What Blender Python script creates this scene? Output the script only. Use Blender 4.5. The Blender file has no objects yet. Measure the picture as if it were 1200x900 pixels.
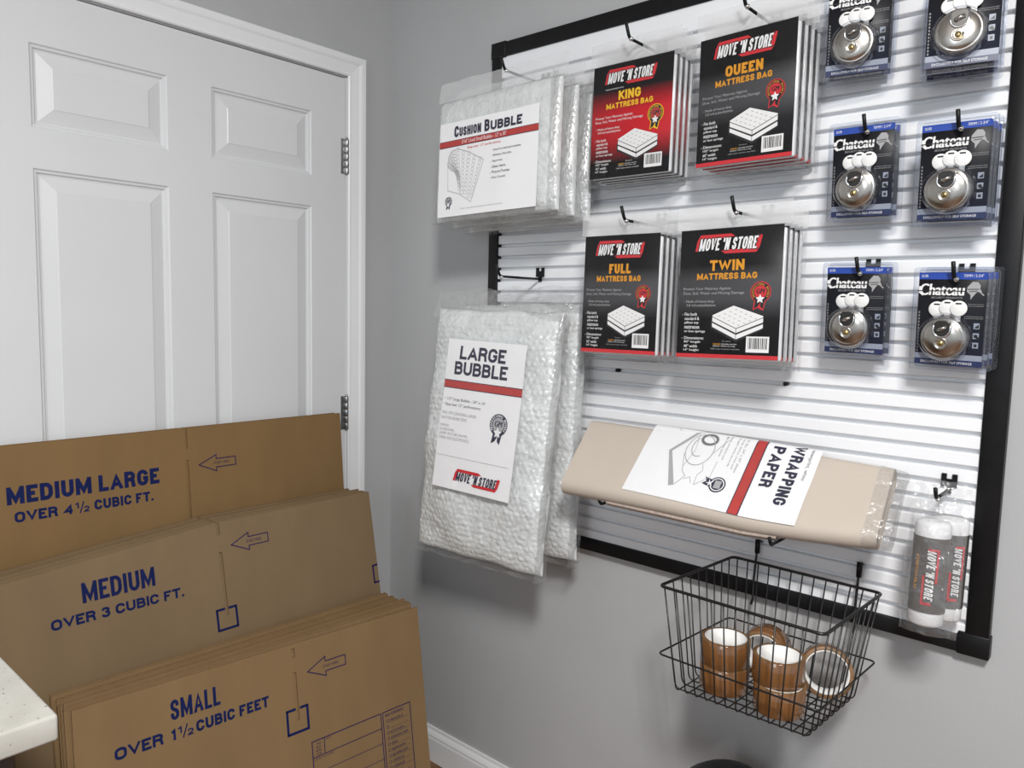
import bpy, bmesh, math, random
from mathutils import Vector, Matrix, Euler, noise
random.seed(7)
S = bpy.context.scene
COL = S.collection
R = math.radians
PI = math.pi

# ------------------------------------------------------------------ camera
cam = bpy.data.cameras.new('camera'); camo = bpy.data.objects.new('camera', cam); COL.objects.link(camo)
cam.sensor_fit = 'HORIZONTAL'; cam.sensor_width = 36.0
cam.lens = 897.32 / 1200 * 36.0
cam.clip_start = 0.02
CY, CP, CR = R(131.4356), R(-5.4738), R(1.2797)
fw = Vector((math.cos(CP)*math.cos(CY), math.cos(CP)*math.sin(CY), math.sin(CP)))
rt = fw.cross(Vector((0, 0, 1))).normalized(); up = rt.cross(fw)
r2 = math.cos(CR)*rt + math.sin(CR)*up; u2 = -math.sin(CR)*rt + math.cos(CR)*up
camo.matrix_world = Matrix(((r2.x, u2.x, -fw.x, 1.8626), (r2.y, u2.y, -fw.y, -1.5394), (r2.z, u2.z, -fw.z, 1.3827), (0, 0, 0, 1)))
S.camera = camo

# ------------------------------------------------------------------ light
S.view_settings.view_transform = 'Standard'; S.view_settings.look = 'None'
S.view_settings.gamma = 1.0; S.view_settings.use_curve_mapping = False
S.view_settings.exposure = 0.0
w = bpy.data.worlds.new('world'); S.world = w; w.use_nodes = True
w.node_tree.nodes['Background'].inputs[0].default_value = (0.86, 0.93, 1.0, 1)
w.node_tree.nodes['Background'].inputs[1].default_value = 0.80
def area(name, loc, aim, sx, sy, power, col):
    l = bpy.data.lights.new(name, 'AREA'); l.shape = 'RECTANGLE'; l.size = sx; l.size_y = sy
    l.energy = power; l.color = col
    o = bpy.data.objects.new(name, l); COL.objects.link(o); o.location = loc
    o.rotation_euler = (Vector(aim)-Vector(loc)).to_track_quat('-Z', 'Y').to_euler()
    return o
area('ceiling_lamp', (2.32, -1.92, 2.62), (2.05, -1.65, 0), 0.25, 0.45, 92, (1.0, 0.985, 0.965))
area('window_light', (1.75, -4.3, 1.95), (0.9, 0, 1.1), 0.8, 0.9, 13, (0.86, 0.93, 1.0))

# ------------------------------------------------------------------ materials
def mat(name, col, rough=0.5, metal=0.0, spec=0.5, vary=0.0, vscale=30.0, bump=0.0, bscale=60.0, coat=0.0, stretch=None):
    m = bpy.data.materials.new(name); m.use_nodes = True
    nt = m.node_tree; b = nt.nodes['Principled BSDF']
    b.inputs['Base Color'].default_value = (*col, 1); b.inputs['Roughness'].default_value = rough
    b.inputs['Metallic'].default_value = metal; b.inputs['Specular IOR Level'].default_value = spec
    b.inputs['Coat Weight'].default_value = coat; b.inputs['Coat Roughness'].default_value = 0.12
    tc = nt.nodes.new('ShaderNodeTexCoord'); src = tc.outputs['Object']
    if stretch:
        mp = nt.nodes.new('ShaderNodeMapping'); mp.inputs['Scale'].default_value = stretch
        nt.links.new(src, mp.inputs[0]); src = mp.outputs[0]
    if vary > 0:
        n = nt.nodes.new('ShaderNodeTexNoise'); n.inputs['Scale'].default_value = vscale; n.inputs['Detail'].default_value = 4
        nt.links.new(src, n.inputs['Vector'])
        r = nt.nodes.new('ShaderNodeValToRGB')
        r.color_ramp.elements[0].position = 0.3; r.color_ramp.elements[1].position = 0.7
        r.color_ramp.elements[0].color = (*[c*(1-vary) for c in col], 1)
        r.color_ramp.elements[1].color = (*[min(1, c*(1+vary)) for c in col], 1)
        nt.links.new(n.outputs['Fac'], r.inputs[0]); nt.links.new(r.outputs[0], b.inputs['Base Color'])
    if bump > 0:
        n2 = nt.nodes.new('ShaderNodeTexNoise'); n2.inputs['Scale'].default_value = bscale; n2.inputs['Detail'].default_value = 3
        nt.links.new(src, n2.inputs['Vector'])
        bp = nt.nodes.new('ShaderNodeBump'); bp.inputs['Strength'].default_value = bump; bp.inputs['Distance'].default_value = 0.01
        nt.links.new(n2.outputs['Fac'], bp.inputs['Height']); nt.links.new(bp.outputs[0], b.inputs['Normal'])
    return m
def film(name, clear=0.9, milky=0.08, gloss=0.10, rough=0.12, bump=0.25, bscale=35.0, tint=(1, 1, 1), edge=0.5):
    m = bpy.data.materials.new(name); m.use_nodes = True; nt = m.node_tree; nt.nodes.clear()
    out = nt.nodes.new('ShaderNodeOutputMaterial'); tc = nt.nodes.new('ShaderNodeTexCoord')
    n = nt.nodes.new('ShaderNodeTexNoise'); n.inputs['Scale'].default_value = bscale; n.inputs['Detail'].default_value = 4
    nt.links.new(tc.outputs['Object'], n.inputs['Vector'])
    bp = nt.nodes.new('ShaderNodeBump'); bp.inputs['Strength'].default_value = bump; bp.inputs['Distance'].default_value = 0.02
    nt.links.new(n.outputs['Fac'], bp.inputs['Height'])
    tr = nt.nodes.new('ShaderNodeBsdfTransparent'); tr.inputs[0].default_value = (clear*tint[0], clear*tint[1], clear*tint[2], 1)
    gl = nt.nodes.new('ShaderNodeBsdfGlossy'); gl.inputs['Roughness'].default_value = rough
    nt.links.new(bp.outputs[0], gl.inputs['Normal'])
    df = nt.nodes.new('ShaderNodeBsdfDiffuse'); df.inputs[0].default_value = (0.85*tint[0], 0.86*tint[1], 0.87*tint[2], 1)
    lw = nt.nodes.new('ShaderNodeLayerWeight'); lw.inputs[0].default_value = 0.35
    nt.links.new(bp.outputs[0], lw.inputs['Normal'])
    mr = nt.nodes.new('ShaderNodeMapRange'); mr.inputs['To Min'].default_value = gloss; mr.inputs['To Max'].default_value = edge
    nt.links.new(lw.outputs['Facing'], mr.inputs['Value'])
    m1 = nt.nodes.new('ShaderNodeMixShader'); m1.inputs[0].default_value = milky
    nt.links.new(tr.outputs[0], m1.inputs[1]); nt.links.new(df.outputs[0], m1.inputs[2])
    m2 = nt.nodes.new('ShaderNodeMixShader'); nt.links.new(mr.outputs[0], m2.inputs[0])
    nt.links.new(m1.outputs[0], m2.inputs[1]); nt.links.new(gl.outputs[0], m2.inputs[2])
    nt.links.new(m2.outputs[0], out.inputs[0])
    return m
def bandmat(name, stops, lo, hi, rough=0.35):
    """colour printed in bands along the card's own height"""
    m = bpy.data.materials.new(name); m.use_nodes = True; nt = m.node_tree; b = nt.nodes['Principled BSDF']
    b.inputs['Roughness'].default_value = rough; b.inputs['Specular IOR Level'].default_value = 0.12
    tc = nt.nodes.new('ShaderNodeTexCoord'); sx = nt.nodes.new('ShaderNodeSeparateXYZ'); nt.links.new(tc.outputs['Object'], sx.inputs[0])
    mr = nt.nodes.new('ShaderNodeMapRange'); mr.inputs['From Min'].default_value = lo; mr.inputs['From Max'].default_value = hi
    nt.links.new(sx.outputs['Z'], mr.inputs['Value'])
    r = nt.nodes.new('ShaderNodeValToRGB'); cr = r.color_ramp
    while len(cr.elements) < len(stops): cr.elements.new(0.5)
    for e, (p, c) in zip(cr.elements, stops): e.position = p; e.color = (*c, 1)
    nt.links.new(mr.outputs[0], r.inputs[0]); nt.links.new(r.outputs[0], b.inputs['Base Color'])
    return m
M = {}
M['wall'] = mat('grey_wall_paint', (0.42, 0.425, 0.43), 0.6, vary=0.02, vscale=4, bump=0.04, bscale=220)
M['ceil'] = mat('white_ceiling_paint', (0.75, 0.75, 0.74), 0.8, vary=0.02)
M['trim'] = mat('white_gloss_paint', (0.78, 0.79, 0.80), 0.32, vary=0.01, vscale=6, bump=0.01, bscale=90)
M['door'] = mat('white_door_paint', (0.655, 0.665, 0.675), 0.36, vary=0.012, vscale=5, bump=0.012, bscale=120)
M['gap_shade'] = mat('painted_gap_shade', (0.02, 0.02, 0.02), 0.9, vary=0.1)
M['hinge'] = mat('brushed_nickel', (0.42, 0.42, 0.42), 0.3, 1.0, vary=0.05)
M['slat'] = mat('white_slat_plastic', (0.83, 0.84, 0.86), 0.35, vary=0.01, vscale=5)
M['black'] = mat('black_plastic', (0.006, 0.006, 0.007), 0.42, spec=0.25, vary=0.2, vscale=40)
M['wire'] = mat('black_coated_wire', (0.006, 0.006, 0.006), 0.35, vary=0.2)
M['chrome'] = mat('bright_steel_and_glint', (0.7, 0.7, 0.7), 0.15, 1.0, vary=0.03)  # steel of keys and shackle; also the modelled glint on hook tips
M['kraftA'] = mat('kraft_orange_by_light', (0.205, 0.125, 0.054), 0.8, spec=0.15, vary=0.07, vscale=9, bump=0.03, bscale=150, stretch=(1, 1, 0.35))  # same cardboard in three tones: light on each stack put into colour
M['kraftB'] = mat('kraft_grey_by_light', (0.195, 0.134, 0.075), 0.8, spec=0.15, vary=0.06, vscale=9, bump=0.03, bscale=150, stretch=(1, 1, 0.35))
M['kraftC'] = mat('kraft_tan_by_light', (0.220, 0.140, 0.068), 0.8, spec=0.15, vary=0.07, vscale=9, bump=0.03, bscale=150, stretch=(1, 1, 0.35))
M['kraft_edge'] = mat('corrugated_cut_edge', (0.20, 0.12, 0.058), 0.9, spec=0.1, vary=0.25, vscale=180)
M['blueink'] = mat('blue_box_ink', (0.010, 0.016, 0.075), 0.85, spec=0.08, vary=0.15, vscale=60)
M['violetink'] = mat('violet_box_ink', (0.030, 0.016, 0.075), 0.85, spec=0.08, vary=0.15, vscale=60)
M['white'] = mat('white_label_paper', (0.80, 0.80, 0.81), 0.5, vary=0.015, vscale=12)
M['pwhite'] = mat('white_print_ink', (0.78, 0.78, 0.78), 0.4, vary=0.01)
M['pgrey'] = mat('grey_print_ink', (0.36, 0.36, 0.37), 0.5, vary=0.02)
M['pmid'] = mat('mid_grey_print_ink', (0.17, 0.17, 0.18), 0.5, vary=0.02)
M['pblack'] = mat('black_print_ink', (0.010, 0.010, 0.012), 0.4, vary=0.1)
M['pnavy'] = mat('dark_navy_print_ink', (0.025, 0.025, 0.05), 0.45, vary=0.1)
M['pred'] = mat('red_print_ink', (0.56, 0.022, 0.03), 0.4, vary=0.04)
M['pbrick'] = mat('brick_red_print_ink', (0.42, 0.045, 0.04), 0.45, vary=0.04)
M['pyellow'] = mat('yellow_print_ink', (0.80, 0.48, 0.015), 0.4, vary=0.04)
M['porange'] = mat('orange_print_ink', (0.66, 0.28, 0.012), 0.4, vary=0.04)
M['pblue'] = mat('bright_blue_print_ink', (0.018, 0.06, 0.34), 0.4, vary=0.05)
M['psteel'] = mat('steel_blue_print_ink', (0.25, 0.28, 0.35), 0.4, vary=0.04)
M['pindigo'] = mat('indigo_print_ink', (0.016, 0.026, 0.085), 0.4, vary=0.05)
K = (0.007, 0.007, 0.008); G = (0.062, 0.063, 0.067); RD = (0.50, 0.014, 0.022)
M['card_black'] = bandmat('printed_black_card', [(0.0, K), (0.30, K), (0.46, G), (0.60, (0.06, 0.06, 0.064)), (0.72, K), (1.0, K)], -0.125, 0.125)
M['card_red'] = bandmat('printed_red_card', [(0.0, K), (0.14, K), (0.36, RD), (0.56, RD), (0.76, K), (1.0, K)], -0.125, 0.125)
M['card_lock'] = bandmat('printed_lock_card', [(0.0, (0.022, 0.026, 0.045)), (0.45, (0.016, 0.017, 0.022)), (1.0, (0.010, 0.010, 0.012))], -0.078, 0.078)
M['sheet'] = mat('folded_white_polythene', (0.66, 0.67, 0.69), 0.25, vary=0.08, vscale=20, bump=0.3, bscale=40, coat=0.4, stretch=(6, 6, 0.6))
M['bubble'] = mat('milky_bubble_wrap', (0.62, 0.64, 0.64), 0.20, spec=0.6, vary=0.10, vscale=45, bump=0.35, bscale=110, coat=1.0)
M['film'] = film('clear_bag_film', 0.988, 0.005, 0.006, 0.10, 0.25, 28, edge=0.12)
M['header'] = film('milky_bag_header', 0.92, 0.34, 0.03, 0.14, 0.35, 24, edge=0.30)
M['filmw'] = film('crumpled_bag_film', 0.95, 0.07, 0.06, 0.10, 0.9, 30, edge=0.45)
M['blister'] = film('clear_blister_shell', 0.95, 0.02, 0.02, 0.08, 0.05, 30, (0.95, 0.965, 1.0), edge=0.55)
M['steel'] = mat('brushed_stainless_steel', (0.47, 0.445, 0.41), 0.25, 1.0, vary=0.05, vscale=60, bump=0.02, bscale=200)
M['brass'] = mat('brass_cylinder', (0.55, 0.42, 0.16), 0.3, 1.0, vary=0.05)
M['dmark'] = mat('recess_shade_and_key_mark', (0.06, 0.058, 0.055), 0.35, 0.8, vary=0.1)  # dark colour painting the shade in the shackle opening; also key marks
M['keyw'] = mat('white_key_plastic', (0.80, 0.80, 0.79), 0.4, vary=0.01)
M['news'] = mat('newsprint_paper', (0.52, 0.455, 0.39), 0.75, spec=0.2, vary=0.03, vscale=8, bump=0.05, bscale=25)
M['newsedge'] = mat('newsprint_layer_edges', (0.44, 0.36, 0.31), 0.9, vary=0.2, vscale=150)
M['tape'] = mat('tan_packing_tape', (0.185, 0.080, 0.026), 0.14, spec=0.6, vary=0.08, vscale=40, coat=0.5)
M['tape_side'] = mat('wound_tape_edge', (0.20, 0.11, 0.045), 0.5, vary=0.12, vscale=200)
M['core'] = mat('white_tape_core', (0.78, 0.77, 0.75), 0.7, vary=0.03)
M['sleeve'] = mat('dark_grey_sleeve', (0.085, 0.080, 0.076), 0.25, vary=0.05, coat=0.4)
M['capw'] = mat('white_roll_end', (0.82, 0.82, 0.83), 0.45, vary=0.03)
M['cabinet'] = mat('reddish_brown_cabinet', (0.060, 0.026, 0.016), 0.4, vary=0.25, vscale=14, stretch=(8, 8, 0.7))
def floor_mat():
    m = mat('brown_wood_floor', (0.16, 0.075, 0.03), 0.4, vary=0.35, vscale=6, stretch=(2, 14, 1))
    return m
M['floor'] = floor_mat()
def quartz():
    m = bpy.data.materials.new('speckled_quartz'); m.use_nodes = True; nt = m.node_tree; b = nt.nodes['Principled BSDF']
    b.inputs['Roughness'].default_value = 0.25
    tc = nt.nodes.new('ShaderNodeTexCoord')
    n = nt.nodes.new('ShaderNodeTexNoise'); n.inputs['Scale'].default_value = 14; n.inputs['Detail'].default_value = 5
    nt.links.new(tc.outputs['Object'], n.inputs['Vector'])
    r = nt.nodes.new('ShaderNodeValToRGB'); r.color_ramp.elements[0].position = 0.35; r.color_ramp.elements[1].position = 0.65
    r.color_ramp.elements[0].color = (0.42, 0.41, 0.365, 1); r.color_ramp.elements[1].color = (0.50, 0.49, 0.45, 1)
    nt.links.new(n.outputs['Fac'], r.inputs[0])
    v = nt.nodes.new('ShaderNodeTexNoise'); v.inputs['Scale'].default_value = 170; v.inputs['Detail'].default_value = 2
    nt.links.new(tc.outputs['Object'], v.inputs['Vector'])
    r2_ = nt.nodes.new('ShaderNodeValToRGB'); r2_.color_ramp.elements[0].position = 0.69; r2_.color_ramp.elements[1].position = 0.73
    r2_.color_ramp.elements[0].color = (0, 0, 0, 1); r2_.color_ramp.elements[1].color = (1, 1, 1, 1)
    nt.links.new(v.outputs['Fac'], r2_.inputs[0])
    mx = nt.nodes.new('ShaderNodeMixRGB'); mx.inputs[2].default_value = (0.14, 0.13, 0.11, 1)
    nt.links.new(r2_.outputs[0], mx.inputs[0]); nt.links.new(r.outputs[0], mx.inputs[1]); nt.links.new(mx.outputs[0], b.inputs['Base Color'])
    return m
M['quartz'] = quartz()

# ------------------------------------------------------------------ mesh builder
_tc = {}
def text_geo(s, shear, bold):
    k = (s, shear, bold)
    if k not in _tc:
        c = bpy.data.curves.new('t', 'FONT'); c.body = s; c.size = 1.0; c.shear = shear; c.offset = bold
        c.resolution_u = 3; c.dimensions = '2D'; c.fill_mode = 'BOTH'
        o = bpy.data.objects.new('t', c); COL.objects.link(o)
        bpy.context.view_layer.update()
        me = bpy.data.meshes.new_from_object(o.evaluated_get(bpy.context.evaluated_depsgraph_get()))
        vs = [(v.co.x, v.co.y) for v in me.vertices]; fs = [tuple(p.vertices) for p in me.polygons]
        nz = [p.normal.z for p in me.polygons]
        fs = [f if n > 0 else f[::-1] for f, n in zip(fs, nz)]
        bpy.data.objects.remove(o); bpy.data.meshes.remove(me); bpy.data.curves.remove(c)
        x0 = min(v[0] for v in vs); x1 = max(v[0] for v in vs); y0 = min(v[1] for v in vs); y1 = max(v[1] for v in vs)
        _tc[k] = ([((x-x0)/(x1-x0), (y-y0)/(y1-y0)) for x, y in vs], fs, (x1-x0)/(y1-y0))
    return _tc[k]

# ------------------------------------------------------------------ heavy sans lettering drawn as strokes
def _arc(cx, cy, rx, ry, a0, a1, n=7): return [(cx+rx*math.cos(R(a0+(a1-a0)*k/n)), cy+ry*math.sin(R(a0+(a1-a0)*k/n))) for k in range(n+1)]
def _cr(P, n=5):
    out = []; Q = [P[0]]+list(P)+[P[-1]]
    for i in range(1, len(Q)-2):
        a, b_, c, d = Q[i-1], Q[i], Q[i+1], Q[i+2]
        for k in range(n):
            t = k/n; out.append(tuple(0.5*((2*b_[j])+(-a[j]+c[j])*t+(2*a[j]-5*b_[j]+4*c[j]-d[j])*t*t+(-a[j]+3*b_[j]-3*c[j]+d[j])*t**3) for j in (0, 1)))
    return out+[P[-1]]
_O = _arc(0.5, 0.70, 0.5, 0.30, 0, 180, 12)+_arc(0.5, 0.30, 0.5, 0.30, 180, 360, 12)
GL = {   # relative width, open strokes, closed strokes
 'A': (0.66, [[(0, 0), (0.5, 1), (1, 0)], [(0.19, 0.27), (0.81, 0.27)]], []),
 'B': (0.56, [[(0, 0.53), (0.6, 0.53)]], [[(0, 0), (0, 1), (0.55, 1)]+_arc(0.55, 0.765, 0.38, 0.235, 90, -60, 7)+_arc(0.58, 0.27, 0.42, 0.27, 75, -90, 8)]),
 'C': (0.58, [_arc(0.5, 0.68, 0.5, 0.32, 0, 180, 12)+_arc(0.5, 0.32, 0.5, 0.32, 180, 360, 12)], []),
 'D': (0.58, [], [[(0, 0), (0, 1), (0.42, 1)]+_arc(0.42, 0.62, 0.58, 0.38, 80, 0, 6)+_arc(0.42, 0.38, 0.58, 0.38, 0, -80, 6)+[(0.42, 0)]]),
 'E': (0.47, [[(1, 1), (0, 1), (0, 0), (1, 0)], [(0, 0.52), (0.9, 0.52)]], []),
 'F': (0.45, [[(1, 1), (0, 1), (0, 0)], [(0, 0.50), (0.88, 0.50)]], []),
 'G': (0.60, [_arc(0.5, 0.68, 0.5, 0.32, 5, 180, 12)+_arc(0.5, 0.32, 0.5, 0.32, 180, 330, 10)+[(1, 0.28), (1, 0.45), (0.55, 0.45)]], []),
 'H': (0.58, [[(0, 0), (0, 1)], [(1, 0), (1, 1)], [(0, 0.52), (1, 0.52)]], []),
 'I': (0.0, [[(0, 0), (0, 1)]], []),
 'K': (0.60, [[(0, 0), (0, 1)], [(0.92, 1), (0.05, 0.40)], [(0.32, 0.60), (1, 0)]], []),
 'L': (0.44, [[(0, 1), (0, 0), (1, 0)]], []),
 'M': (0.86, [[(0, 0), (0, 1)], [(0.0, 1.02), (0.5, 0.10), (1.0, 1.02)], [(1, 1), (1, 0)]], []),
 'N': (0.60, [[(0, 0), (0, 1)], [(-0.02, 1.04), (1.02, -0.04)], [(1, 0), (1, 1)]], []),
 'O': (0.62, [], [_O]),
 'P': (0.54, [[(0, 0), (0, 1), (0.55, 1)]+_arc(0.55, 0.73, 0.45, 0.27, 80, -80, 9)+[(0.55, 0.46), (0, 0.46)]], []),
 'Q': (0.62, [[(0.6, 0.25), (1.0, -0.06)]], [_O]),
 'R': (0.57, [[(0, 0), (0, 1), (0.55, 1)]+_arc(0.55, 0.75, 0.42, 0.25, 80, -80, 9)+[(0.55, 0.50), (0, 0.50)], [(0.55, 0.50), (0.88, 0.38), (0.97, 0.0)]], []),
 'S': (0.55, [_cr([(0.97, 0.70), (0.90, 0.90), (0.5, 1.0), (0.10, 0.90), (0.03, 0.73), (0.18, 0.59), (0.80, 0.43), (0.97, 0.27), (0.88, 0.09), (0.5, 0.0), (0.10, 0.09), (0.0, 0.32)])], []),
 'T': (0.56, [[(0, 1), (1, 1)], [(0.5, 1), (0.5, 0)]], []),
 'U': (0.58, [[(0, 1), (0, 0.32)]+_arc(0.5, 0.32, 0.5, 0.32, 190, 350, 10)+[(1, 0.32), (1, 1)]], []),
 'V': (0.64, [[(0, 1), (0.5, 0), (1, 1)]], []),
 'W': (1.05, [[(0, 1), (0.25, 0), (0.5, 0.95), (0.75, 0), (1, 1)]], []),
 'Z': (0.55, [[(0, 1), (1, 1), (0, 0), (1, 0)]], []),
 '1': (0.30, [[(0, 0.74), (0.6, 0.82), (1, 1), (1, 0)]], []),
 '2': (0.50, [_cr([(0.0, 0.70), (0.10, 0.92), (0.5, 1.0), (0.90, 0.90), (0.98, 0.70), (0.80, 0.46), (0.30, 0.20), (0.02, 0.0)])+[(1, 0)]], []),
 '3': (0.50, [_cr([(0.02, 0.76), (0.14, 0.94), (0.5, 1.0), (0.88, 0.90), (0.92, 0.72), (0.78, 0.57), (0.42, 0.53)]), _cr([(0.42, 0.53), (0.84, 0.48), (1.0, 0.28), (0.88, 0.08), (0.5, 0.0), (0.12, 0.08), (0.0, 0.28)])], []),
 '4': (0.54, [[(0.74, 0), (0.74, 1), (0.0, 0.26), (1.05, 0.26)]], []),
 '.': (0.0, [[(0, -0.14), (0, 0.15)]], []), "'": (0.0, [[(0, 0.70), (0, 1.0)]], []), ' ': (0.26, [], []), '/': (0.34, [[(0, -0.05), (1, 1.05)]], [])}
def stroke_poly(P, closed, hw):
    """outline of a thick line: pairs of left and right points"""
    Q = [P[0]]
    for p in P[1:]:
        if (p-Q[-1]).length > 1e-7: Q.append(p)
    if closed and (Q[0]-Q[-1]).length < 1e-7: Q.pop()
    n = len(Q); L = []
    for i in range(n):
        a = Q[i-1] if (i > 0 or closed) else None; c = Q[(i+1) % n] if (i < n-1 or closed) else None
        t0 = (Q[i]-a).normalized() if a is not None else None; t1 = (c-Q[i]).normalized() if c is not None else None
        if t0 is None: t0 = t1
        if t1 is None: t1 = t0
        n0 = Vector((-t0.y, t0.x)); n1 = Vector((-t1.y, t1.x)); m = n0+n1
        if m.length < 0.35: m = n0*1.0
        else: m.normalize(); m = m/max(0.42, m.dot(n0))
        L.append((Q[i]+m*hw, Q[i]-m*hw))
    return L
def heavy(text, wd, ht, th, shear=0.0):
    """quads of thick lettering filling wd x ht; th = stroke as a share of the height"""
    chars = list(text); rel = sum(GL[c][0] for c in chars) or 0.001; nc = sum(1 for c in chars if c != ' ')
    t = min(th*ht, wd/(nc+0.45*(len(chars)-1)+2.5*rel)); gap = 0.45*t
    avail = wd-nc*t-gap*(len(chars)-1)
    sx = avail/rel; x = 0.0; out = []
    for c in chars:
        w_, op, cl = GL[c]
        if c == ' ': x += w_*sx+gap; continue
        for P, k in [(p, False) for p in op]+[(p, True) for p in cl]:
            Q = [Vector((x+t/2+px*w_*sx, t/2+py*(ht-t))) for px, py in P]
            if not k:        # butt ends reach the cap line and the baseline
                for e, f in ((0, 1), (-1, -2)):
                    py = P[e][1]; dv = Q[e]-Q[f]
                    if py in (0, 1) and abs(dv.y) > 1e-6 and abs(dv.y) > abs(dv.x)*0.9: Q[e] = Q[e]+dv*((t/2)/abs(dv.y))
                    elif abs(dv.x) > 1e-6 and abs(dv.y) < 1e-6 and P[e][0] in (0, 1): Q[e] = Q[e]+dv.normalized()*t/2
            L = stroke_poly(Q, k, t/2); n = len(L)
            for i in range(n if k else n-1):
                a, b_ = L[i], L[(i+1) % n]; q = [a[1].copy(), b_[1].copy(), b_[0].copy(), a[0].copy()]
                if c not in "Q./":
                    for p in q: p.y = min(max(p.y, 0.0), ht)
                out.append(q)
        x += w_*sx+t+gap
    if shear: out = [[Vector((p.x+shear*(p.y-ht/2), p.y)) for p in q] for q in out]
    return out

class MB:
    def __init__(s):
        s.v = []; s.f = []; s.m = []; s.sm = []; s.mats = []
        s.T = None            # optional function(u, d, v) -> Vector for printing on a surface
    def mi(s, m):
        if m not in s.mats: s.mats.append(m)
        return s.mats.index(m)
    def add(s, vs, fs, m, smooth=False, X=None):
        b = len(s.v); k = s.mi(m)
        for p in vs:
            p = Vector(p); s.v.append(X @ p if X else p)
        for f in fs: s.f.append([b+i for i in f]); s.m.append(k); s.sm.append(smooth)
    def box(s, x0, x1, y0, y1, z0, z1, m, X=None):
        vs = [(x, y, z) for x in (x0, x1) for y in (y0, y1) for z in (z0, z1)]
        s.add(vs, [(0, 1, 3, 2), (4, 6, 7, 5), (0, 4, 5, 1), (2, 3, 7, 6), (0, 2, 6, 4), (1, 5, 7, 3)], m, X=X)
    def rbox(s, x0, x1, y0, y1, z0, z1, m, r=0.003, seg=2, X=None):
        bm = bmesh.new(); bmesh.ops.create_cube(bm, size=1)
        for v in bm.verts: v.co = Vector(((x0+x1)/2+v.co.x*(x1-x0), (y0+y1)/2+v.co.y*(y1-y0), (z0+z1)/2+v.co.z*(z1-z0)))
        bmesh.ops.bevel(bm, geom=list(bm.edges), offset=r, segments=seg, affect='EDGES', profile=0.5)
        bm.verts.index_update()
        s.add([v.co.copy() for v in bm.verts], [[v.index for v in f.verts] for f in bm.faces], m, True, X); bm.free()
    def tube(s, pts, r, m, seg=8, closed=False, X=None, caps=True):
        pts = [Vector(p) for p in pts]; n = len(pts); vs = []; fs = []
        prev = None
        for i, p in enumerate(pts):
            if closed: t = (pts[(i+1) % n]-pts[i-1]).normalized()
            else: t = (pts[min(i+1, n-1)]-pts[max(i-1, 0)]).normalized()
            if prev is None:
                a = Vector((0, 0, 1)) if abs(t.z) < 0.9 else Vector((1, 0, 0)); nn = t.cross(a).normalized()
            else: nn = (prev - t*prev.dot(t)).normalized()
            prev = nn; bb = t.cross(nn)
            for k in range(seg):
                a = 2*PI*k/seg; vs.append(p + (nn*math.cos(a)+bb*math.sin(a))*r)
        rings = n if closed else n-1
        for i in range(rings):
            j = (i+1) % n
            for k in range(seg):
                l = (k+1) % seg; fs.append((i*seg+k, i*seg+l, j*seg+l, j*seg+k))
        if caps and not closed:
            fs.append(tuple(range(seg-1, -1, -1))); fs.append(tuple((n-1)*seg+k for k in range(seg)))
        s.add(vs, fs, m, True, X)
    def lathe(s, prof, m, seg=32, axis='Z', X=None, smooth=True, mlist=None):
        """prof: (radius, height) from first to last, revolved about the axis"""
        vs = []; n = len(prof)
        for k in range(seg):
            a = 2*PI*k/seg; c, q = math.cos(a), math.sin(a)
            for r, h in prof:
                vs.append((r*c, r*q, h) if axis == 'Z' else (r*c, -h, r*q) if axis == '-Y' else (h, r*c, r*q))
        for i in range(n-1):
            fs = []
            for k in range(seg):
                l = (k+1) % seg
                f = (k*n+i, l*n+i, l*n+i+1, k*n+i+1)
                fs.append(f)
            mm = mlist[i] if mlist else m
            if i == 0: base = len(s.v); s.add(vs, fs, mm, smooth, X)
            else:
                kk = s.mi(mm)
                for f in fs: s.f.append([base+j for j in f]); s.m.append(kk); s.sm.append(smooth)
    def grid(s, fn, nu, nv, m, smooth=True, skip=None):
        vs = [fn(i/nu, j/nv) for j in range(nv+1) for i in range(nu+1)]
        fs = [(j*(nu+1)+i, j*(nu+1)+i+1, (j+1)*(nu+1)+i+1, (j+1)*(nu+1)+i) for j in range(nv) for i in range(nu) if not (skip and skip(i, j))]
        s.add(vs, fs, m, smooth)
    # ---- printing on a face: u right, v up, d in front of the face
    def P(s, u, v, d):
        return s.T(u, v, d) if s.T else Vector((u, -d, v))
    def poly(s, pts, m, d=0.0003):
        s.add([s.P(u, v, d) for u, v in pts], [tuple(range(len(pts)))], m)
    def rect(s, u0, u1, v0, v1, m, d=0.0003, n=1):
        for i in range(n):
            a = u0+(u1-u0)*i/n; b = u0+(u1-u0)*(i+1)/n
            s.poly([(a, v0), (b, v0), (b, v1), (a, v1)], m, d)
    def line(s, pts, wd, m, d=0.0004, closed=False):
        pts = [Vector((p[0], p[1])) for p in pts]
        if closed: pts = pts+[pts[0]]
        for a, b in zip(pts, pts[1:]):
            t = b-a
            if t.length < 1e-9: continue
            t.normalize(); n = Vector((-t.y, t.x))*wd/2; e = t*wd*0.35
            s.poly([a-n-e, b-n+e, b+n+e, a+n-e], m, d)
    def disc(s, cx, cy, r, m, d=0.0003, seg=24, sy=1.0):
        s.poly([(cx+r*math.cos(2*PI*k/seg), cy+r*sy*math.sin(2*PI*k/seg)) for k in range(seg)], m, d)
    def text(s, t, u0, u1, v0, v1, m, d=0.0005, shear=0.0, bold=0.0, cw=False):
        vs, fs, asp = text_geo(t, shear, 0.0)
        for k in ((-1, 1) if bold else (0,)):
            o = k*bold*(v1-v0); s.add([s.P(u0+o+x*(u1-u0), v0+y*(v1-v0), d+0.00002*k) for x, y in vs], fs, m)
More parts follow.
